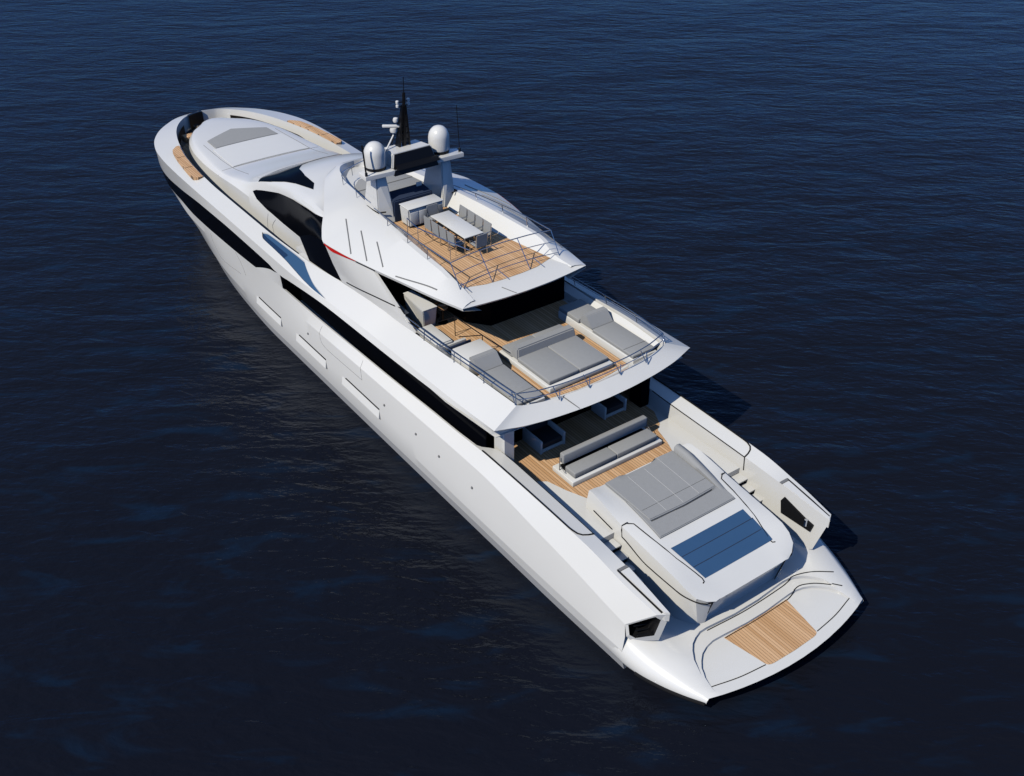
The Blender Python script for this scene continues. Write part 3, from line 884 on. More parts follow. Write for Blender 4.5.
#REST
# ---- lines and small fittings on the aft bulwarks
for s in (1, -1):
    l = [k4.at([x])[0] for x in np.linspace(12.3, 6.9, 30)]
    l = [(p[0], p[1]-.03, p[2]+.02) for p in l]
    hook = [(6.72, 4.39, 3.53), (6.5, 4.33, 3.50), (6.36, 4.2, 3.46), (6.28, 4.0, 3.42), (6.24, 3.79, 3.385)]
    tubes('bulwark_seam', [[(x, y*s, z) for x, y, z in l+hook]], .03, M['seam'], Y, sides=6)
    tubes('bulwark_seam', [[(6.24, 3.78*s, 3.38), (6.2, 3.78*s, 2.76)]], .022, M['seam'], Y, sides=6)
    l5 = [k5.at([x])[0] for x in np.linspace(11.6, 6.25, 24)]
    tubes('bulwark_seam', [[(p[0], (p[1]-.004)*s, p[2]-.01) for p in l5]], .022, M['seam'], Y, sides=6)
    # hinged lid over the mooring station
    tubes('mooring_lid_gap', [[(2.25, 4.12*s, 2.985), (3.2, 4.17*s, 3.12), (4.42, 4.22*s, 3.27)]], .035, M['seam'], Y, sides=6)
    bm = bmesh.new()
    A = [(2.05, 3.93, 2.97), (2.16, 4.08, 2.98), (4.3, 4.17, 3.25), (4.3, 3.80, 3.25)]
    top = [bm.verts.new((x, y*s, z+.05)) for x, y, z in A]; bot = [bm.verts.new((x, y*s, z-.35)) for x, y, z in A]
    bm.faces.new(top); bm.faces.new(bot)
    for k in range(4): bm.faces.new([top[k], bot[k], bot[(k+1) % 4], top[(k+1) % 4]])
    bmesh.ops.bevel(bm, geom=bm.edges[:], offset=.02, segments=2, affect='EDGES')
    from_bm('mooring_lid', bm, M['white'], Y, merge=0)
    bm = bmesh.new()
    A = [(4.33, 3.82, 3.265), (4.33, 4.22, 3.27), (4.45, 4.23, 3.28), (4.45, 3.82, 3.275)]
    prism_bm(bm, [(x, y*s, z+.015) for x, y, z in A], 3.0, 3.02)
    from_bm('mooring_lid_hinge', bm, M['softseam'], Y, merge=0)
    # solid black block painting in the dark inner-face opening, with a fairlead roller
    pl = [(4.24, 2.54), (4.14, 1.99), (2.72, 2.05), (2.64, 2.38), (3.07, 2.47), (4.1, 2.80)]
    bm = bmesh.new()
    f_ = [bm.verts.new((x, 3.80*s, z)) for x, z in pl]; g_ = [bm.verts.new((x, 3.98*s, z)) for x, z in pl]
    bm.faces.new(f_); bm.faces.new(g_)
    for k in range(6): bm.faces.new([f_[k], g_[k], g_[(k+1) % 6], f_[(k+1) % 6]])
    from_bm('mooring_opening', bm, M['seam'], Y, merge=0)
    bm = bmesh.new()
    tube_bm(bm, [(2.95, 3.80*s, 2.2), (2.95, 3.80*s, 2.48)], .07, 10)
    from_bm('mooring_roller', bm, M['steel'], Y, merge=0)

# ---- hull: accommodation ports, gates and panel gaps
for s in (1, -1):
    for x0, x1 in ((32.1, 29.2), (27.5, 24.4), (22.8, 19.4)):
        # a sloping sill under a black tube drawn in for the shadowed gap
        yy = lambda x, z: float(drop(BV_hull, (x, 0, z), 1, s).y)*s
        xs_ = np.linspace(x0-.15, x1-.15, 12)
        xt_ = np.linspace(x0, x1, 12)
        top = [(x, (yy(x, 1.72)+.004)*s, 1.72) for x in xt_]
        low = [(x+.05, (yy(x, 1.36)+.10)*s, 1.36) for x in xs_]
        und = [(x+.05, (yy(x, 1.27)+.0)*s, 1.27) for x in xs_]
        V, F = [], []
        loft_geo([np.array(top), np.array(low), np.array(und)], V, F)
        n_ = 12
        F += [[0, n_, 2*n_], [n_-1, 2*n_-1, 3*n_-1]]
        sill = mesh_obj('port_sill', V, F, M['white'], Y, smooth=False)
        tubes('hull_port', [[(x, (yy(x, 1.76)+.005)*s, 1.76) for x in np.linspace(x0-.35, x1, 14)]], .035, M['seam'], Y, sides=6)
    for pts in ([(24.95, 3.25), (25.05, 2.9), (24.8, 2.45), (24.2, 2.36), (21.0, 2.42)], [(21.3, 3.2), (21.2, 2.95), (21.0, 2.42)],
                [(37.9, 2.95), (37.45, 2.2), (36.8, 1.86), (34.0, 2.15)], [(34.3, 3.3), (33.55, 2.7), (33.3, 2.35)]):
        seam('hull_seam', pts, 1, s, BV_hull, .011, M['softseam'], Y, smooth=True, n=24)
    for x, z in ((26.2, 2.3), (19.0, 2.2), (16.4, 2.2), (14.6, 2.15), (12.2, 2.1)):
        p = drop(BV_hull, (x, 0, z), 1, s)
        lathe('hull_drain', [(0, .05), (.05, .04), (.06, 0), (.05, -.04), (0, -.05)], tuple(p), M['softseam'], Y, seg=10)


# ---- railings
def railing(name, top, posts, r=.028, mids=()):
    """handrail with its lower rails and stanchions as children"""
    h = tubes(name, [top], r, M['steel'], Y, sides=8)
    for m in mids: tubes('lower_rail', [m], r*.7, M['steel'], h, sides=6)
    for p in posts: tubes('stanchion', [p], r*.8, M['steel'], h, sides=6)
    return h
# sundeck: along both coamings and across the aft end
for s in (1, -1):
    top = smooth_line([(24.0, 2.12*s, 8.86), (22.5, 2.3*s, 8.95), (20.5, 2.44*s, 9.05), (18.6, 2.52*s, 9.13), (17.15, 2.52*s, 9.16)], 24)
    posts = [[(x, y*s, zt), (x-.05, y*s+.05*s, zb)] for x, y, zt, zb in ((22.5, 2.3, 8.95, 8.62), (20.6, 2.43, 9.05, 8.6), (18.9, 2.51, 9.12, 8.58))]
    posts.append([(17.15, 2.52*s, 9.16), (16.45, 2.5*s, 8.15)])
    railing('sundeck_railing', [tuple(p) for p in top], posts, .024)
top = smooth_line([(17.15, 2.52, 9.16), (17.32, 1.3, 9.17), (17.38, 0, 9.17), (17.32, -1.3, 9.17), (17.15, -2.52, 9.16)], 24)
mid1 = [(x-.28, y, z-.42) for x, y, z in top]; mid2 = [(x-.55, y*.99, z-.82) for x, y, z in top]
posts = [[(17.33, y, 9.17), (16.42, y, 8.14)] for y in (1.0, -.9)]
railing('sundeck_railing', [tuple(p) for p in top], posts, .024, [mid1, mid2])
bm = bmesh.new()
for y in (2.3, .45, -1.35): tube_bm(bm, [(16.78, y, 8.34), (16.3, y-.12, 8.13)], .015, 6)
for k, y in enumerate((2.3, .45, -1.35)):
    tubes('rail_brace', [[(16.78, y, 8.34), (16.2, y-.15, 8.115)]], .018, M['steel'], Y, sides=6)
bm.free()
# sundeck: port stair opening guarded by glass and rails
tubes('stair_guard_rail', [[(22.0, 1.62, 9.0), (20.9, 1.75, 9.0), (19.0, 1.35, 8.98), (17.9, 1.1, 8.98)]], .022, M['steel'], Y, sides=6)
for p in ((22.0, 1.62), (20.9, 1.75), (19.0, 1.35)):
    tubes('stair_guard_post', [[(p[0], p[1], 9.0), (p[0], p[1], 8.11)]], .02, M['steel'], Y, sides=6)
# forward sundeck wind deflector
fd = smooth_line([(24.6, 2.08, 8.98), (26.0, 1.98, 9.0), (27.5, 1.8, 9.02), (28.0, 1.55, 9.03), (28.4, .8, 9.03), (28.75, -.4, 9.03), (28.5, -1.2, 9.02), (27.4, -1.75, 9.0), (24.6, -2.05, 8.98)], 50)
hr = tubes('wind_deflector_rail', [[tuple(p) for p in fd]], .022, M['steel'], Y, sides=6)
for i in (6, 14, 20, 28, 36, 44):
    tubes('stanchion', [[tuple(fd[i]), (fd[i][0]-.05, fd[i][1], 8.6)]], .016, M['steel'], hr, sides=6)
# upper deck
for s in (1, -1):
    top = smooth_line([(18.7, 3.86*s, 6.42), (16, 3.86*s, 6.5), (13.2, 3.80*s, 6.62), (11.15, 3.66*s, 6.62)], 24)
    low = [(p[0], p[1]+.02*s, p[2]-.17) for p in top]
    posts = [[(x, y*s, zt), (x-.06, (y+.08)*s, zt-.42)] for x, y, zt in ((17.2, 3.86, 6.46), (15.0, 3.84, 6.54), (13.0, 3.79, 6.62))]
    posts += [[(11.15, 3.66*s, 6.62), (10.98, 3.75*s, 6.1)], [(11.35, 3.7*s, 6.62), (10.98, 3.75*s, 6.1)]]
    railing('upper_deck_railing', [tuple(p) for p in top], posts, .024, [low])
top = smooth_line([(11.15, 3.66, 6.62), (10.95, 2.6, 6.5), (10.83, 1.3, 6.46), (10.80, 0, 6.45), (10.83, -1.3, 6.46), (10.95, -2.6, 6.5), (11.15, -3.66, 6.62)], 40)
low = [(x-.12, y, z-.2) for x, y, z in top]
posts = []
for y in (2.0, .55, -1.0, -2.35):
    z0 = 5.98 if abs(y) < 1.5 else 6.0
    posts += [[(10.86, y+.12, 6.47), (10.62, y, z0-.02)], [(10.78, y-.14, 6.30), (10.62, y, z0-.02)]]
railing('upper_deck_railing', [tuple(p) for p in top], posts, .024, [low])
# rails round the stair hatch of the upper deck
tp = [(17.5, 2.2, 6.4), (15.6, 2.1, 6.4), (14.4, 1.98, 6.38)]
hr = tubes('stair_hatch_rail', [tp], .022, M['black'], Y, sides=6)
tubes('stair_hatch_rail', [[(17.5, 2.2, 6.4), (17.55, 3.0, 6.4)]], .02, M['black'], Y, sides=6)
tubes('stair_hatch_rail', [[(15.6, 2.1, 6.4), (16.05, 2.95, 6.4)]], .02, M['black'], Y, sides=6)
for p in tp[:2]: tubes('stanchion', [[p, (p[0], p[1], 5.45)]], .02, M['black'], hr, sides=6)
box('stair_hatch', 15.75, 16.65, 2.25, 3.6, 5.44, 5.475, M['black'], Y, 0)  # flush black panel standing in for the dark of the open stairwell
box('stair_hatch_coaming', 16.65, 16.8, 2.2, 3.6, 5.44, 5.75, M['white'], Y, .02)
box('stair_hatch_screen', 16.05, 16.12, 2.35, 3.45, 5.5, 6.05, M['navy'], Y, .01)

# moulded inner sides of the upper deck
for s in (1, -1):
    A = [(18.3, 3.84), (16, 3.8), (13.2, 3.74), (11.3, 3.62)]; B_ = [(18.3, 3.5), (16, 3.5), (13.2, 3.5), (11.5, 3.42)]
    a_ = smooth_line([(x, y*s, 6.02 if x > 15 else 6.12) for x, y in A], 20); b_ = smooth_line([(x, y*s, 5.82) for x, y in B_], 20); c_ = b_.copy(); c_[:, 2] = 5.45
    V, F = [], []; loft_geo([a_, b_, c_], V, F)
    mesh_obj('inner_coaming', V, F, M['white'], Y)

# ---- sundeck flank: red accent, shadow gap, louvres, crease
for s in (1, -1):
    el = s3.at(np.linspace(24.25, 21.9, 16))
    w_ = np.interp(np.linspace(0, 1, 16), [0, .25, 1], [.05, .17, .01])
    V, F = [], []
    loft_geo([np.array([(p[0], (p[1]+.012)*s, p[2]-.005) for p in el]), np.array([(p[0], (p[1]+.014)*s, p[2]-.02-q) for p, q in zip(el, w_)])], V, F)
    mesh_obj('red_accent', V, F, M['red'], Y)
    el = s3.at(np.linspace(21.9, 20.7, 10))
    tubes('flank_seam', [[(p[0], (p[1]+.005)*s, p[2]-.05) for p in el]], .022, M['seam'], Y, sides=6)
    for (xa1, ya1), (xb1, yb1) in (((24.73, 3.19), (22.45, 4.23)), ((23.32, 3.21), (21.43, 4.02)), ((21.96, 3.19), (20.46, 3.79))):
        seam('louvre', [(xa1, ya1*s), ((xa1+xb1)/2, (ya1+yb1)/2*s), (xb1, yb1*s)], 2, 1, BV_shell, .03, M['softseam'], Y)
    seam('flank_crease', [(19.51, 3.74*s), (18.3, 3.43*s), (17.2, 3.17*s)], 2, 1, BV_shell, .03, M['softseam'], Y)
tubes('apron_crease', [[(15.84, .95, 8.125), (15.27, .62, 8.005)]], .02, M['softseam'], Y, sides=6)  # grey lines paint in the tone breaks at the overhang facet creases
tubes('apron_crease', [[(10.75, 1.75, 5.965), (10.12, 1.4, 5.605)]], .02, M['softseam'], Y, sides=6)

# ---- radar arch
arch = prism('radar_arch', [(23.82, 2.5), (23.74, 1.2), (23.74, -1.2), (23.68, -2.5), (24.3, -2.52), (24.8, -1.4), (25.3, -1.1), (25.3, 1.1), (24.8, 1.4), (24.5, 2.48)], 10.28, 10.48, M['white'], Y, .03)
for s in (1, -1):
    V = [(23.95, 1.45*s, 10.3), (24.95, 1.35*s, 10.3), (24.95, 1.8*s, 10.3), (23.95, 1.95*s, 10.3),
         (23.55, 1.25*s, 8.1), (25.5, 1.2*s, 8.1), (25.5, 1.9*s, 8.1), (23.75, 2.06*s, 8.1)]
    bm = bmesh.new(); vs = [bm.verts.new(v) for v in V]
    for f in ((0, 1, 2, 3), (7, 6, 5, 4), (0, 4, 5, 1), (1, 5, 6, 2), (2, 6, 7, 3), (3, 7, 4, 0)): bm.faces.new([vs[i] for i in f])
    bmesh.ops.recalc_face_normals(bm, faces=bm.faces[:])
    bmesh.ops.bevel(bm, geom=bm.edges[:], offset=.05, segments=2, affect='EDGES')
    leg = from_bm('leg', bm, M['white'], arch, merge=0)
    tubes('leg_seam', [[(25.5, 2.0*s, 8.62), (24.3, 2.06*s, 8.66), (23.72, 2.08*s, 8.72), (23.60, 1.75*s, 8.72)]], .03, M['seam'], leg, sides=6)
    dm = lathe('radome', [(0, 0), (.43, 0), (.47, .03), (.485, .12), (.485, .58), (.47, .70), (.43, .83), (.355, .95), (.245, 1.05), (.12, 1.10), (0, 1.115)], (24.42, 1.66*s, 10.6), M['white'], arch, seg=36)
    lathe('radome_foot', [(.0, 0), (.46, 0), (.46, .1), (.0, .1)], (24.42, 1.66*s, 10.5), M['black'], dm, seg=24)
    tubes('whip_antenna', [[(23.9, 2.42*s, 10.45), (23.94, 2.43*s, 10.9), (24.06, 2.43*s, 11.85 if s > 0 else 12.6)]], (.04 if s > 0 else .018), M['black'], arch, sides=6)
    lathe('antenna_base', [(0, 0), (.06, 0), (.06, .16), (.03, .2), (0, .2)], (23.9, 2.42*s, 10.46), M['black'], arch, seg=12)
def hexa(name, P, mat, parent, bev=.02):
    bm = bmesh.new(); vs = [bm.verts.new(v) for v in P]
    for f in ((0, 1, 2, 3), (7, 6, 5, 4), (0, 4, 5, 1), (1, 5, 6, 2), (2, 6, 7, 3), (3, 7, 4, 0)): bm.faces.new([vs[i] for i in f])
    bmesh.ops.recalc_face_normals(bm, faces=bm.faces[:])
    if bev: bmesh.ops.bevel(bm, geom=bm.edges[:], offset=bev, segments=2, affect='EDGES')
    return from_bm(name, bm, mat, parent, merge=0)
pod = hexa('mast_pod', [(24.0, 1.0, 11.1), (24.0, -1.0, 11.1), (25.1, -.85, 11.05), (25.1, .85, 11.05),
                        (23.86, 1.14, 10.47), (23.86, -1.14, 10.47), (25.3, -1.0, 10.47), (25.3, 1.0, 10.47)], M['white'], arch, .05)
hexa('ventilation_panel', [(23.94, .92, 11.06), (23.94, -.92, 11.06), (24.02, -.92, 11.08), (24.02, .92, 11.08),
                    (23.66, 1.14, 10.22), (23.66, -1.14, 10.22), (23.86, -1.14, 10.24), (23.86, 1.14, 10.24)], M['black'], pod, .01)
hexa('panel_lip', [(23.70, 1.0, 10.62), (23.70, -1.16, 10.62), (23.82, -1.16, 10.66), (23.82, 1.0, 10.66),
                    (23.52, 1.0, 10.5), (23.52, -1.16, 10.5), (23.7, -1.16, 10.46), (23.7, 1.0, 10.46)], M['black'], pod, .01)
mast = hexa('mast', [(24.60, .05, 13.0), (24.60, -.05, 13.0), (24.46, -.05, 13.0), (24.46, .05, 13.0),
                     (24.80, .07, 11.05), (24.80, -.07, 11.05), (24.62, -.07, 11.05), (24.62, .07, 11.05)], M['black'], arch, .01)
for sy in (1, -1):
    hexa('mast_leg', [(24.60, .11*sy, 12.95), (24.60, .04*sy, 12.95), (24.46, .04*sy, 12.95), (24.46, .11*sy, 12.95),
                     (25.0, .30*sy, 11.05), (25.0, .21*sy, 11.05), (24.6, .21*sy, 11.05), (24.6, .30*sy, 11.05)], M['black'], mast, .008)
for zc in (11.35, 11.65, 11.95, 12.25, 12.55):
    hw = .25-(zc-11.05)*.09
    tubes('mast_crossbar', [[(24.66-(zc-11)*.06, hw, zc), (24.66-(zc-11)*.06, -hw, zc)]], .03, M['black'], mast, sides=6)
tubes('mast_pole', [[(24.52, 0, 12.95), (24.46, 0, 13.55)]], .07, M['black'], mast)
tubes('mast_pole', [[(24.46, 0, 13.5), (24.42, 0, 14.25)]], .018, M['black'], mast)
for sy in (.33, -.33):
    tubes('mast_stay', [[(25.25, sy, 11.05), (24.6, sy*.25, 12.7)]], .028, M['black'], mast)
for zc in (12.95, 13.12):
    tubes('crosstree', [[(24.56, .30, zc), (24.54, -.28, zc)]], .025, M['black'], mast, sides=6)
    for sy in (.30, -.26):
        lathe('navigation_light', [(0, -.05), (.07, -.05), (.07, .05), (.04, .07), (0, .07)], (24.55, sy, zc+.03), M['white'], mast, seg=12)
bm = bmesh.new()
rot = Matrix.Translation((24.9, .42, 12.0)) @ Matrix.Rotation(math.radians(54), 4, 'Z')
add_box(bm, -.45, .45, -.06, .06, -.06, .06, .03, 2, rot)
rad = from_bm('radar_scanner', bm, M['white'], mast, merge=0)
lathe('radar_motor', [(0, 0), (.16, 0), (.18, .08), (.16, .2), (0, .22)], (24.9, .36, 11.72), M['white'], rad, seg=16)
lathe('camera_ball', [(0, 0), (.10, .02), (.13, .1), (.1, .2), (0, .24)], (24.72, .34, 12.2), M['white'], mast, seg=14)
tubes('mast_strut', [[(24.65, .95, 11.08), (25.1, .1, 11.75)]], .04, M['white'], mast)
tubes('radar_bracket', [[(24.7, .1, 11.7), (24.95, .45, 11.72)]], .05, M['black'], mast)

# ---- foredeck fittings that belong to the hull
for pts in ([(44.4, 2.3), (41.5, 2.42), (37.6, 2.42)], [(44.4, -2.3), (41.5, -2.42), (37.6, -2.42)], [(39.95, 3.28), (39.85, 1.5), (39.82, 0), (39.85, -1.5), (39.95, -3.2)]):
    seam('coachroof_seam', pts, 2, 1, BV_house, .013, M['softseam'], Y)
for s in (1, -1):
    seam('locker_seam', [(33.3, 5.42), (33.5, 4.9), (33.5, 4.5)], 1, s, BV_house, .013, M['softseam'], Y)
    seam('locker_seam', [(32.4, 5.42), (32.7, 5.15), (32.9, 4.9), (32.8, 4.5)], 1, s, BV_house, .013, M['softseam'], Y)
for s in (1, -1):
    gx = np.linspace(40.5, 49.6, 60)
    g0 = u2.at(gx); g0[:, 1] = (g0[:, 1]-.075)*s; g0[:, 2] = 4.262
    g1 = g0.copy(); g1[:, 2] = 4.262+np.interp(gx, [40.5, 44, 49.6], [.02, .5, .55])
    V, F = [], []
    loft_geo([g0, g1], V, F)
    mesh_obj('passage_shade_strip', V, F, M['black'], Y)  # black strip painting in the shaded passage floor along the bulwark foot
# black anchor door and the breakwater at the bow
xb = np.array([50.15, 50.3, 50.36, 50.39])
ib = u2.at(xb)
ib[:, 1] = [1.02, .62, .3, .0]; ib[:, 0] = [50.02, 50.20, 50.27, 50.30]
V, F = [], []
up_ = ib.copy(); up_[:, 0] -= .02; up_[:, 2] = 5.185
out_ = ib.copy(); out_[:, 0] += .28; out_[:, 2] = 5.15
dn_ = ib.copy(); dn_[:, 0] -= .10; dn_[:, 2] = 4.27
loft_geo([out_, up_, dn_], V, F)
mesh_obj('anchor_door', V, F, M['black'], Y)
for y0 in (.75, -.75):
    wn = lathe('windlass', [(0, 0), (.2, 0), (.2, .1), (.12, .16), (.12, .3), (.2, .36), (.2, .42), (0, .42)], (49.55, y0, 4.26), M['steel'], Y, seg=18)
box('bow_seat', 48.0, 48.6, 1.45, 2.15, 4.26, 4.62, M['teak'], Y, .03)

# ================================================================== LOOSE THINGS
def T(name, loc, label, cat, group=None, rotz=0.0): return empty(name, loc, label, cat, group, rotz)
def pbox(name, parent, x0, x1, y0, y1, z0, z1, mat, bev=.03, seg=3):
    return box(name, x0, x1, y0, y1, z0, z1, mat, parent, bev, seg)

def cushion_on(bvh, name, poly, th, mat, parent, step=.3, lift=.0):
    """a cushion that lies on a moulded surface"""
    bm = bmesh.new()
    f = bm.faces.new([bm.verts.new((x, y, 0)) for x, y in poly])
    for k in (0, 1):
        lo = min(v.co[k] for v in bm.verts); hi = max(v.co[k] for v in bm.verts)
        nn = Vector((0, 0, 0)); nn[k] = 1; t = lo+step
        while t < hi-.02:
            co = Vector((0, 0, 0)); co[k] = t
            bmesh.ops.bisect_plane(bm, geom=bm.verts[:]+bm.edges[:]+bm.faces[:], plane_co=co, plane_no=nn, dist=1e-5); t += step
    r = bmesh.ops.extrude_face_region(bm, geom=bm.faces[:])
    topv = {v for v in r['geom'] if isinstance(v, bmesh.types.BMVert)}
    for v in bm.verts:
        q = drop(bvh, v.co, 2, 1, 0)
        v.co.z = q.z+lift+(th if v in topv else .006)
    bmesh.ops.recalc_face_normals(bm, faces=bm.faces[:])
    rim = [e for e in bm.edges if len(e.link_faces) == 2 and e.verts[0] in topv and e.verts[1] in topv and e.calc_face_angle(0) > 1.0]
    bmesh.ops.bevel(bm, geom=rim, offset=min(.035, th*.4), segments=3, affect='EDGES')
    bmesh.ops.triangulate(bm, faces=[f for f in bm.faces if len(f.verts) > 4])
    return from_bm(name, bm, mat, parent, merge=0, angle=50)

# -- aft sun pad on the beach-club module
t = T('sun_pad', (6.5, 0, 3.3), 'grey sun pad with pale piping on the sloping stern module', 'sun pad')
def local(o, t):
    o.matrix_parent_inverse = Matrix.Translation(-Vector(t.location)); return o
L_ = lambda o: local(o, t)
L_(cushion_on(BV_mod, 'back_cushion', [(8.06, 1.74), (8.13, 0), (8.06, -1.66), (5.64, -1.62), (5.58, 0), (5.64, 1.66)], .13, M['grey'], t))
L_(cushion_on(BV_mod, 'foot_cushion', [(5.6, 1.6), (5.54, 0), (5.6, -1.6), (6.9, -1.66), (6.9, -1.92), (4.84, -1.87), (4.84, 1.87), (6.9, 1.72), (6.9, 1.64)], .08, M['grey'], t))
bvp = bvh_of([o for o in t.children])
for y in (.82, 0, -.82):
    l = [drop(bvp, (x, y, 0), 2, 1, 0) for x in np.linspace(8.0, 5.68, 16)]
    L_(tubes('piping', [[tuple(p) for p in l]], .012, M['lightseam'], t, sides=6))
l = [drop(bvp, (6.15, y, 0), 2, 1, 0) for y in np.linspace(1.58, -1.58, 16)]
L_(tubes('piping', [[tuple(p) for p in l]], .008, M['greyseam'], t, sides=6))
l = [drop(BV_mod, (x, y, 0), 2, 1, .03) for x, y in [(8.0, 1.68), (7.2, 1.68), (6.4, 1.66), (5.7, 1.63), (5.6, 1.5), (5.55, 0), (5.6, -1.6)]]
L_(tubes('shadow_gap', [[tuple(p) for p in smooth_line(l, 30)]], .02, M['greyseam'], t, sides=6))
V, F = [], []
ra = []
for k, (dy, dz) in enumerate(((0, .02), (.0, .30), (.12, .38), (.30, .34), (.42, .02))):
    row = []
    for x in np.linspace(8.0, 5.0, 16):
        f_ = np.clip((x-5.0)/2.4, 0.06, 1)**.8
        y = -1.66-(dy*(.55+.45*f_)); base = drop(BV_mod, (x, y, 0), 2, 1, 0).z
        b0 = drop(BV_mod, (x, -1.66, 0), 2, 1, 0).z
        row.append((x, y, base if dz < .03 else b0+dz*f_))
    ra.append(np.array(row))
loft_geo(ra, V, F); F += [[k*16 for k in range(5)], [k*16+15 for k in range(5)]]
L_(mesh_obj('side_bolster', V, F, M['grey'], t, angle=60))

# -- cockpit sofa
t = T('sofa', (9.9, 0, 2.752), 'long grey transverse sofa on a white plinth on the aft teak deck', 'sofa')
pbox('plinth', t, -.62, .68, -2.3, 2.3, 0, .23, M['white'], .03)
for a, b in ((-2.12, -.01), (.01, 2.12)): pbox('seat', t, -.5, .12, a, b, .24, .50, M['grey'], .05)
for a, b in ((-2.15, 2.15),): pbox('backrest', t, .18, .44, a, b, .52, .98, M['grey'], .06)
pbox('back_shelf', t, .12, .5, -2.1, 2.1, .23, .30, M['seam'], .01)
for y in (-2.24, 2.24):
    o = tubes('back_support', [[(.30, y, .23), (.30, y, .85)]], .018, M['softseam'], t)
    tubes('arm_bracket', [[(.30, y, .5), (-.05, y, .3)]], .012, M['softseam'], t)

# -- armchairs under the overhangs: white open frames with dark seats
def armchair(loc, rz, label, size=(1.0, 1.05, .8)):
    sx, sy, sz = size
    t = T('armchair', loc, label, 'armchair', 'armchairs in the shade of the decks', rz)
    for y in (-sy/2, sy/2): pbox('side_panel', t, -sx/2, sx/2, y-.05, y+.05, 0, sz, M['white'], .02)
    pbox('frame', t, -sx/2, sx/2, -sy/2+.05, sy/2-.05, .06, .16, M['white'], .01)
    pbox('seat', t, -sx/2+.06, sx/2-.2, -sy/2+.06, sy/2-.06, .16, .42, M['dark'], .05)
    pbox('backrest', t, sx/2-.22, sx/2-.02, -sy/2+.06, sy/2-.06, .2, sz+.05, M['dark'], .05)
    return t
armchair((12.25, 1.45, 2.752), 0, 'low white framed armchair beside the white pillar at the near cockpit corner', (1.25, 1.15, .62))
armchair((12.4, -2.1, 2.752), math.radians(0), 'low white framed armchair under the upper deck near the far bulwark', (.9, 1.1, .6))

# -- upper deck pads
t = T('sun_pad', (13.4, 0, 5.452), 'large grey double sun pad on a white plinth in the middle of the upper deck', 'sun pad')
pbox('plinth', t, -1.68, 1.75, -1.6, 1.6, .03, .26, M['white'], .04)
pbox('plinth_recess', t, -1.6, 1.7, -1.5, 1.5, 0, .04, M['seam'], 0)
for a, b in ((-1.5, -.01), (.01, 1.5)):
    pbox('mattress', t, -1.5, .62, a, b, .26, .46, M['grey'], .05)
    pbox('head_mattress', t, 1.02, 1.7, a, b, .26, .48, M['grey'], .05)
hexa('backrest', [(.66, 1.45, .80), (.66, -1.45, .80), (1.05, -1.45, .80), (1.05, 1.45, .80), (.56, 1.5, .30), (.56, -1.5, .30), (1.1, -1.5, .30), (1.1, 1.5, .30)], M['grey'], t, .05)
for s, nm in ((1, 'port'), (-1, 'starboard')):
    lab = 'grey side sun pad with a wedge backrest beside the stair hatch on the upper deck' if s > 0 else 'grey side sun pad along the far rail of the upper deck, shaded at its head'
    t = T('side_sun_pad', (13.0, 2.85*s, 5.452), lab, 'sun pad', 'side sun pads on the upper deck')
    x1 = 1.0 if s > 0 else 3.15
    pbox('plinth', t, -1.75, x1, -.66, .62, 0, .36, M['white'], .03)
    pbox('mattress', t, -1.68, .9, -.6, .58, .36, .52, M['grey'], .04)
    hexa('backrest', [(1.35, .56, .90), (1.35, -.6, .90), (1.62, -.6, .90), (1.62, .56, .90), (.92, .58, .46), (.92, -.62, .46), (1.75, -.62, .46), (1.75, .58, .46)], M['grey'], t, .03)
    if s < 0: pbox('head_mattress', t, 1.78, 3.15, -.6, .6, .36, .56, M['grey'], .04)
    tubes('piping', [[(-1.1, -.6, .525), (-1.1, .58, .525)]], .008, M['greyseam'], t, sides=6)
t = T('storage_bench', (15.0, 2.75, 5.452), 'white box bench directly ahead of the near side sun pad', 'bench')
pbox('body', t, -.55, .72, -.62, .8, 0, .74, M['white'], .05)
pbox('lid', t, -.50, .66, -.58, .75, .74, .79, M['white'], .02)
t = T('locker', (17.5, 3.22, 5.452), 'low white locker at the foot of the bar counter on the upper deck', 'locker')
pbox('body', t, -.8, .85, -.4, .42, 0, .40, M['white'], .04)
pbox('lid', t, -.75, .8, -.36, .38, .40, .45, M['white'], .02)
# bar counter and stools
t = T('bar_counter', (19.3, 2.8, 5.452), 'tapered white bar counter under the sundeck overhang', 'bar counter')
hexa('counter', [(-.90, .38, 1.08), (-.90, -.32, 1.08), (.9, -.18, 1.08), (.9, .25, 1.08), (-.55, .15, 0), (-.55, -.42, 0), (.8, -.2, 0), (.8, .15, 0)], M['white'], t, .03)
hexa('counter_top', [(-.92, .39, 1.125), (-.92, -.33, 1.125), (.92, -.19, 1.125), (.92, .26, 1.125), (-.91, .38, 1.085), (-.91, -.32, 1.085), (.91, -.18, 1.085), (.91, .25, 1.085)], M['cream'], t, .008)
def stool(loc, label):
    t = T('bar_stool', loc, label, 'bar stool', 'stools at the upper deck bar')
    lathe('seat', [(0, .70), (.20, .70), (.25, .73), (.25, .80), (.2, .84), (0, .85)], (0, 0, 0), M['wood'], t, seg=20)
    bm = bmesh.new()
    for k in range(9):
        a = math.radians(-70+k*140/8)
        pass
    tube_bm(bm, [(-.24*math.cos(math.radians(a)), .24*math.sin(math.radians(a)), .98) for a in range(-70, 71, 14)], .06, 8)
    from_bm('backrest', bm, M['wood'], t, merge=0)
    lathe('pedestal', [(0, 0), (.22, 0), (.22, .03), (.04, .06), (.04, .70), (0, .70)], (0, 0, 0), M['black'], t, seg=16)
    return t
for k, (x, lab) in enumerate(((18.75, 'tan round bar stool nearest the open stair hatch'), (19.4, 'tan round bar stool in the middle of three at the white bar'), (20.05, 'tan round bar stool deepest under the sundeck overhang'))):
    stool((x, 2.02, 5.452), lab)

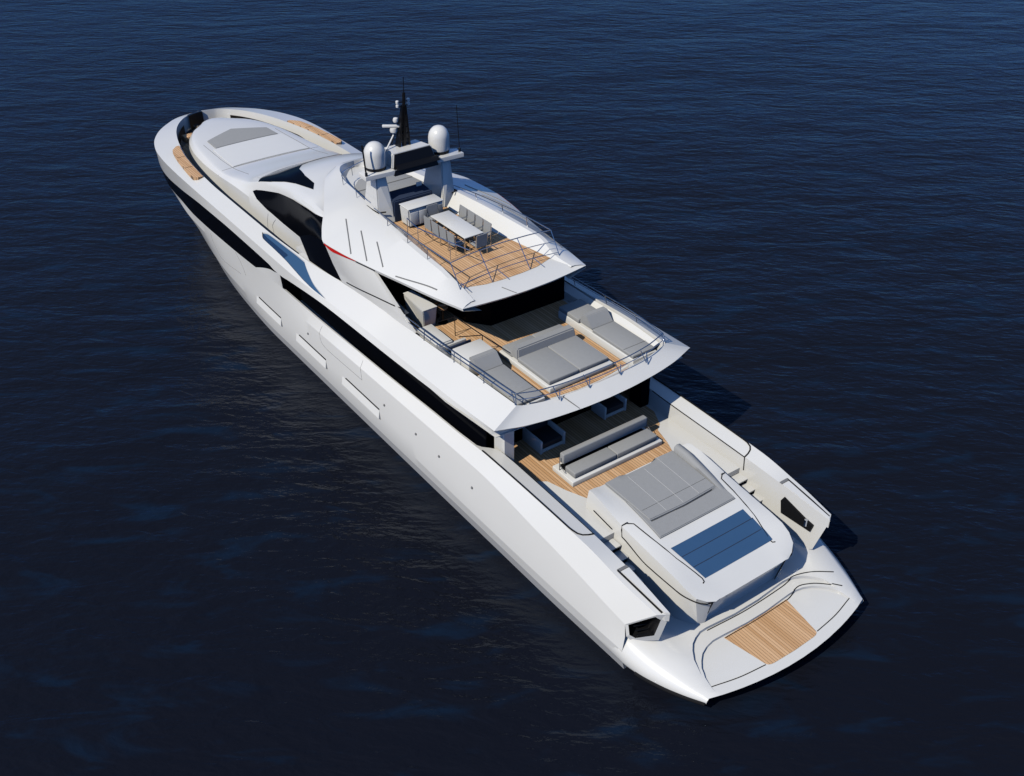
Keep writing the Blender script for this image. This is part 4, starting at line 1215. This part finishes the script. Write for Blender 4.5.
# -- sundeck furniture
Z8 = 8.116
t = T('dining_table', (20.5, .04, Z8), 'long white rectangular dining table on the sundeck teak', 'table')
pbox('tabletop', t, -1.36, 1.36, -.48, .48, .70, .75, M['white'], .015)
for x in (-1.15, 1.15):
    for y in (-.36, .36): pbox('leg', t, x-.03, x+.03, y-.03, y+.03, 0, .70, M['steel'], .005)
def dining_chair():
    t = T('dining_chair', (0, 0, Z8), '', 'dining chair', 'chairs around the sundeck dining table')
    pbox('seat', t, -.25, .25, -.27, .27, .42, .47, M['sling'], .015)
    hexa('backrest', [(-.31, .27, .98), (-.31, -.27, .98), (-.27, -.27, .98), (-.27, .27, .98), (-.27, .27, .40), (-.27, -.27, .40), (-.23, -.27, .40), (-.23, .27, .40)], M['sling'], t, .006)
    for y in (-.285, .285):
        tubes('leg', [[(.22, y, 0), (.21, y, .62)]], .016, M['steel'], t, sides=6)
        tubes('leg', [[(-.24, y, 0), (-.22, y, .46), (-.29, y, .97)]], .016, M['steel'], t, sides=6)
        tubes('armrest', [[(.21, y, .62), (-.24, y, .64)]], .018, M['steel'], t, sides=6)
    return t
c0 = dining_chair()
spots = []
ordn = ['nearest the open stern end', 'second from the open stern end', 'third from the open stern end', 'nearest the white cabinet']
for k in range(4):
    x = 19.5+k*.62
    spots.append((x, .04+.66, math.radians(-90), 'grey sling chair, near long side of the table, '+ordn[k]))
    spots.append((x, .04-.66, math.radians(90), 'grey sling chair, far long side of the table, '+ordn[k]))
spots.append((18.9, .0, 0, 'grey sling dining chair at the stern end of the white table'))
spots.append((22.08, .1, math.radians(180), 'grey sling dining chair at the cabinet end of the white table'))
for i, (x, y, rz, lab) in enumerate(spots):
    c = c0 if i == 0 else copy_tree(c0)
    c.location = (x, y, Z8); c.rotation_euler = (0, 0, rz); c['label'] = lab
t = T('bar_cabinet', (22.9, .3, Z8), 'white sundeck cabinet with panelled doors behind the dining table', 'cabinet')
hexa('body', [(-.36, .92, .92), (-.36, -.9, .92), (.42, -.9, .92), (.42, .92, .92), (-.30, .86, .06), (-.30, -.9, .06), (.42, -.9, .06), (.42, .86, .06)], M['white'], t, .05)
pbox('worktop', t, -.375, .43, -.91, .93, .92, .965, M['white'], .02)
pbox('plinth', t, -.25, .38, -.85, .8, 0, .07, M['seam'], 0)
for y0, y1 in ((.40, .84), (-.04, .38), (-.48, -.06)): pbox('door', t, -.365, -.33, y0+.012, y1-.012, .14, .76, M['white'], .008)
pbox('grille', t, -.372, -.33, -.86, -.5, .2, .78, M['sling'], .005)
t = T('helm_console', (23.95, .35, Z8), 'dark navy covered console between the arch legs', 'console')
hexa('body', [(-.35, 1.0, 1.0), (-.35, -1.05, 1.0), (.55, -1.05, 1.1), (.55, 1.0, 1.1), (-.40, 1.05, .0), (-.40, -1.1, .0), (.6, -1.1, .0), (.6, 1.05, .0)], M['navy'], t, .05)
pbox('screen', t, .3, .36, -.9, -.62, 1.05, 1.25, M['cream'], .01)
t = T('sun_pad', (26.4, 0, 8.11), 'grey sun pad at the forward end of the sundeck', 'sun pad')
prism('base', [(1.55, .9), (1.75, 0), (1.55, -.9), (.9, -1.45), (-1.0, -1.75), (-1.0, 1.75), (.9, 1.45)], 0, .28, M['white'], t, .03)
prism('mattress', [(1.45, .82), (1.62, 0), (1.45, -.82), (.85, -1.35), (.3, -1.5), (.3, 1.5), (.85, 1.35)], .285, .44, M['grey'], t, .04)
prism('mattress', [(.27, 1.5), (.27, -1.5), (-.95, -1.65), (-.95, 1.65)], .285, .42, M['grey'], t, .04)

# -- foredeck: sun pad and teak topped benches
t = T('foredeck_sun_pad', (44.3, 0, 5.35), 'pointed grey sun pad on the foredeck coachroof', 'sun pad')
local(cushion_on(BV_house, 'mattress', [(43.3, 1.98), (43.3, -1.98), (44.75, -1.92), (45.75, 0), (44.75, 1.92)], .06, M['grey'], t), t)
local(cushion_on(BV_house, 'white_mattress', [(43.26, 2.2), (43.26, -2.2), (39.95, -2.36), (39.95, 2.36)], .045, M['cream'], t), t)
for s, lab in ((1, 'narrow teak topped bench on the near bow bulwark'), (-1, 'narrow teak topped bench on the far bow bulwark')):
    t = T('bow_bench', (42.6, 3.9*s, 5.3), lab, 'bench', 'teak benches on the bow bulwarks')
    xb_ = np.linspace(40.0, 45.2, 24)
    inn = u2.at(xb_); inn[:, 1] += .06; inn[:, 2] = u2.fz(xb_)+.06
    outw = inn.copy(); wd = np.interp(xb_, [40.0, 40.25, 44.7, 45.2], [.30, .52, .52, .2]); outw[:, 1] += wd
    outw[:, 2] = inn[:, 2]
    dn = inn.copy(); dn[:, 2] = 5.2; do = outw.copy(); do[:, 2] = 4.95
    V, F = [], []
    loft_geo([np.array(q)*[1, s, 1] for q in (do, outw, inn, dn)], V, F)
    F += [[0, 24, 48, 72], [23, 47, 71, 95]]
    local(mesh_obj('seat', V, F, M['teak'], t, angle=30), t)
    for xx in (41.7, 43.4):
        p = u2.at([xx])[0]
        local(tubes('seat_joint', [[(xx, (p[1]+.07)*s, p[2]+.062), (xx, (p[1]+.57)*s, p[2]+.062)]], .012, M['seam'], t, sides=6), t)
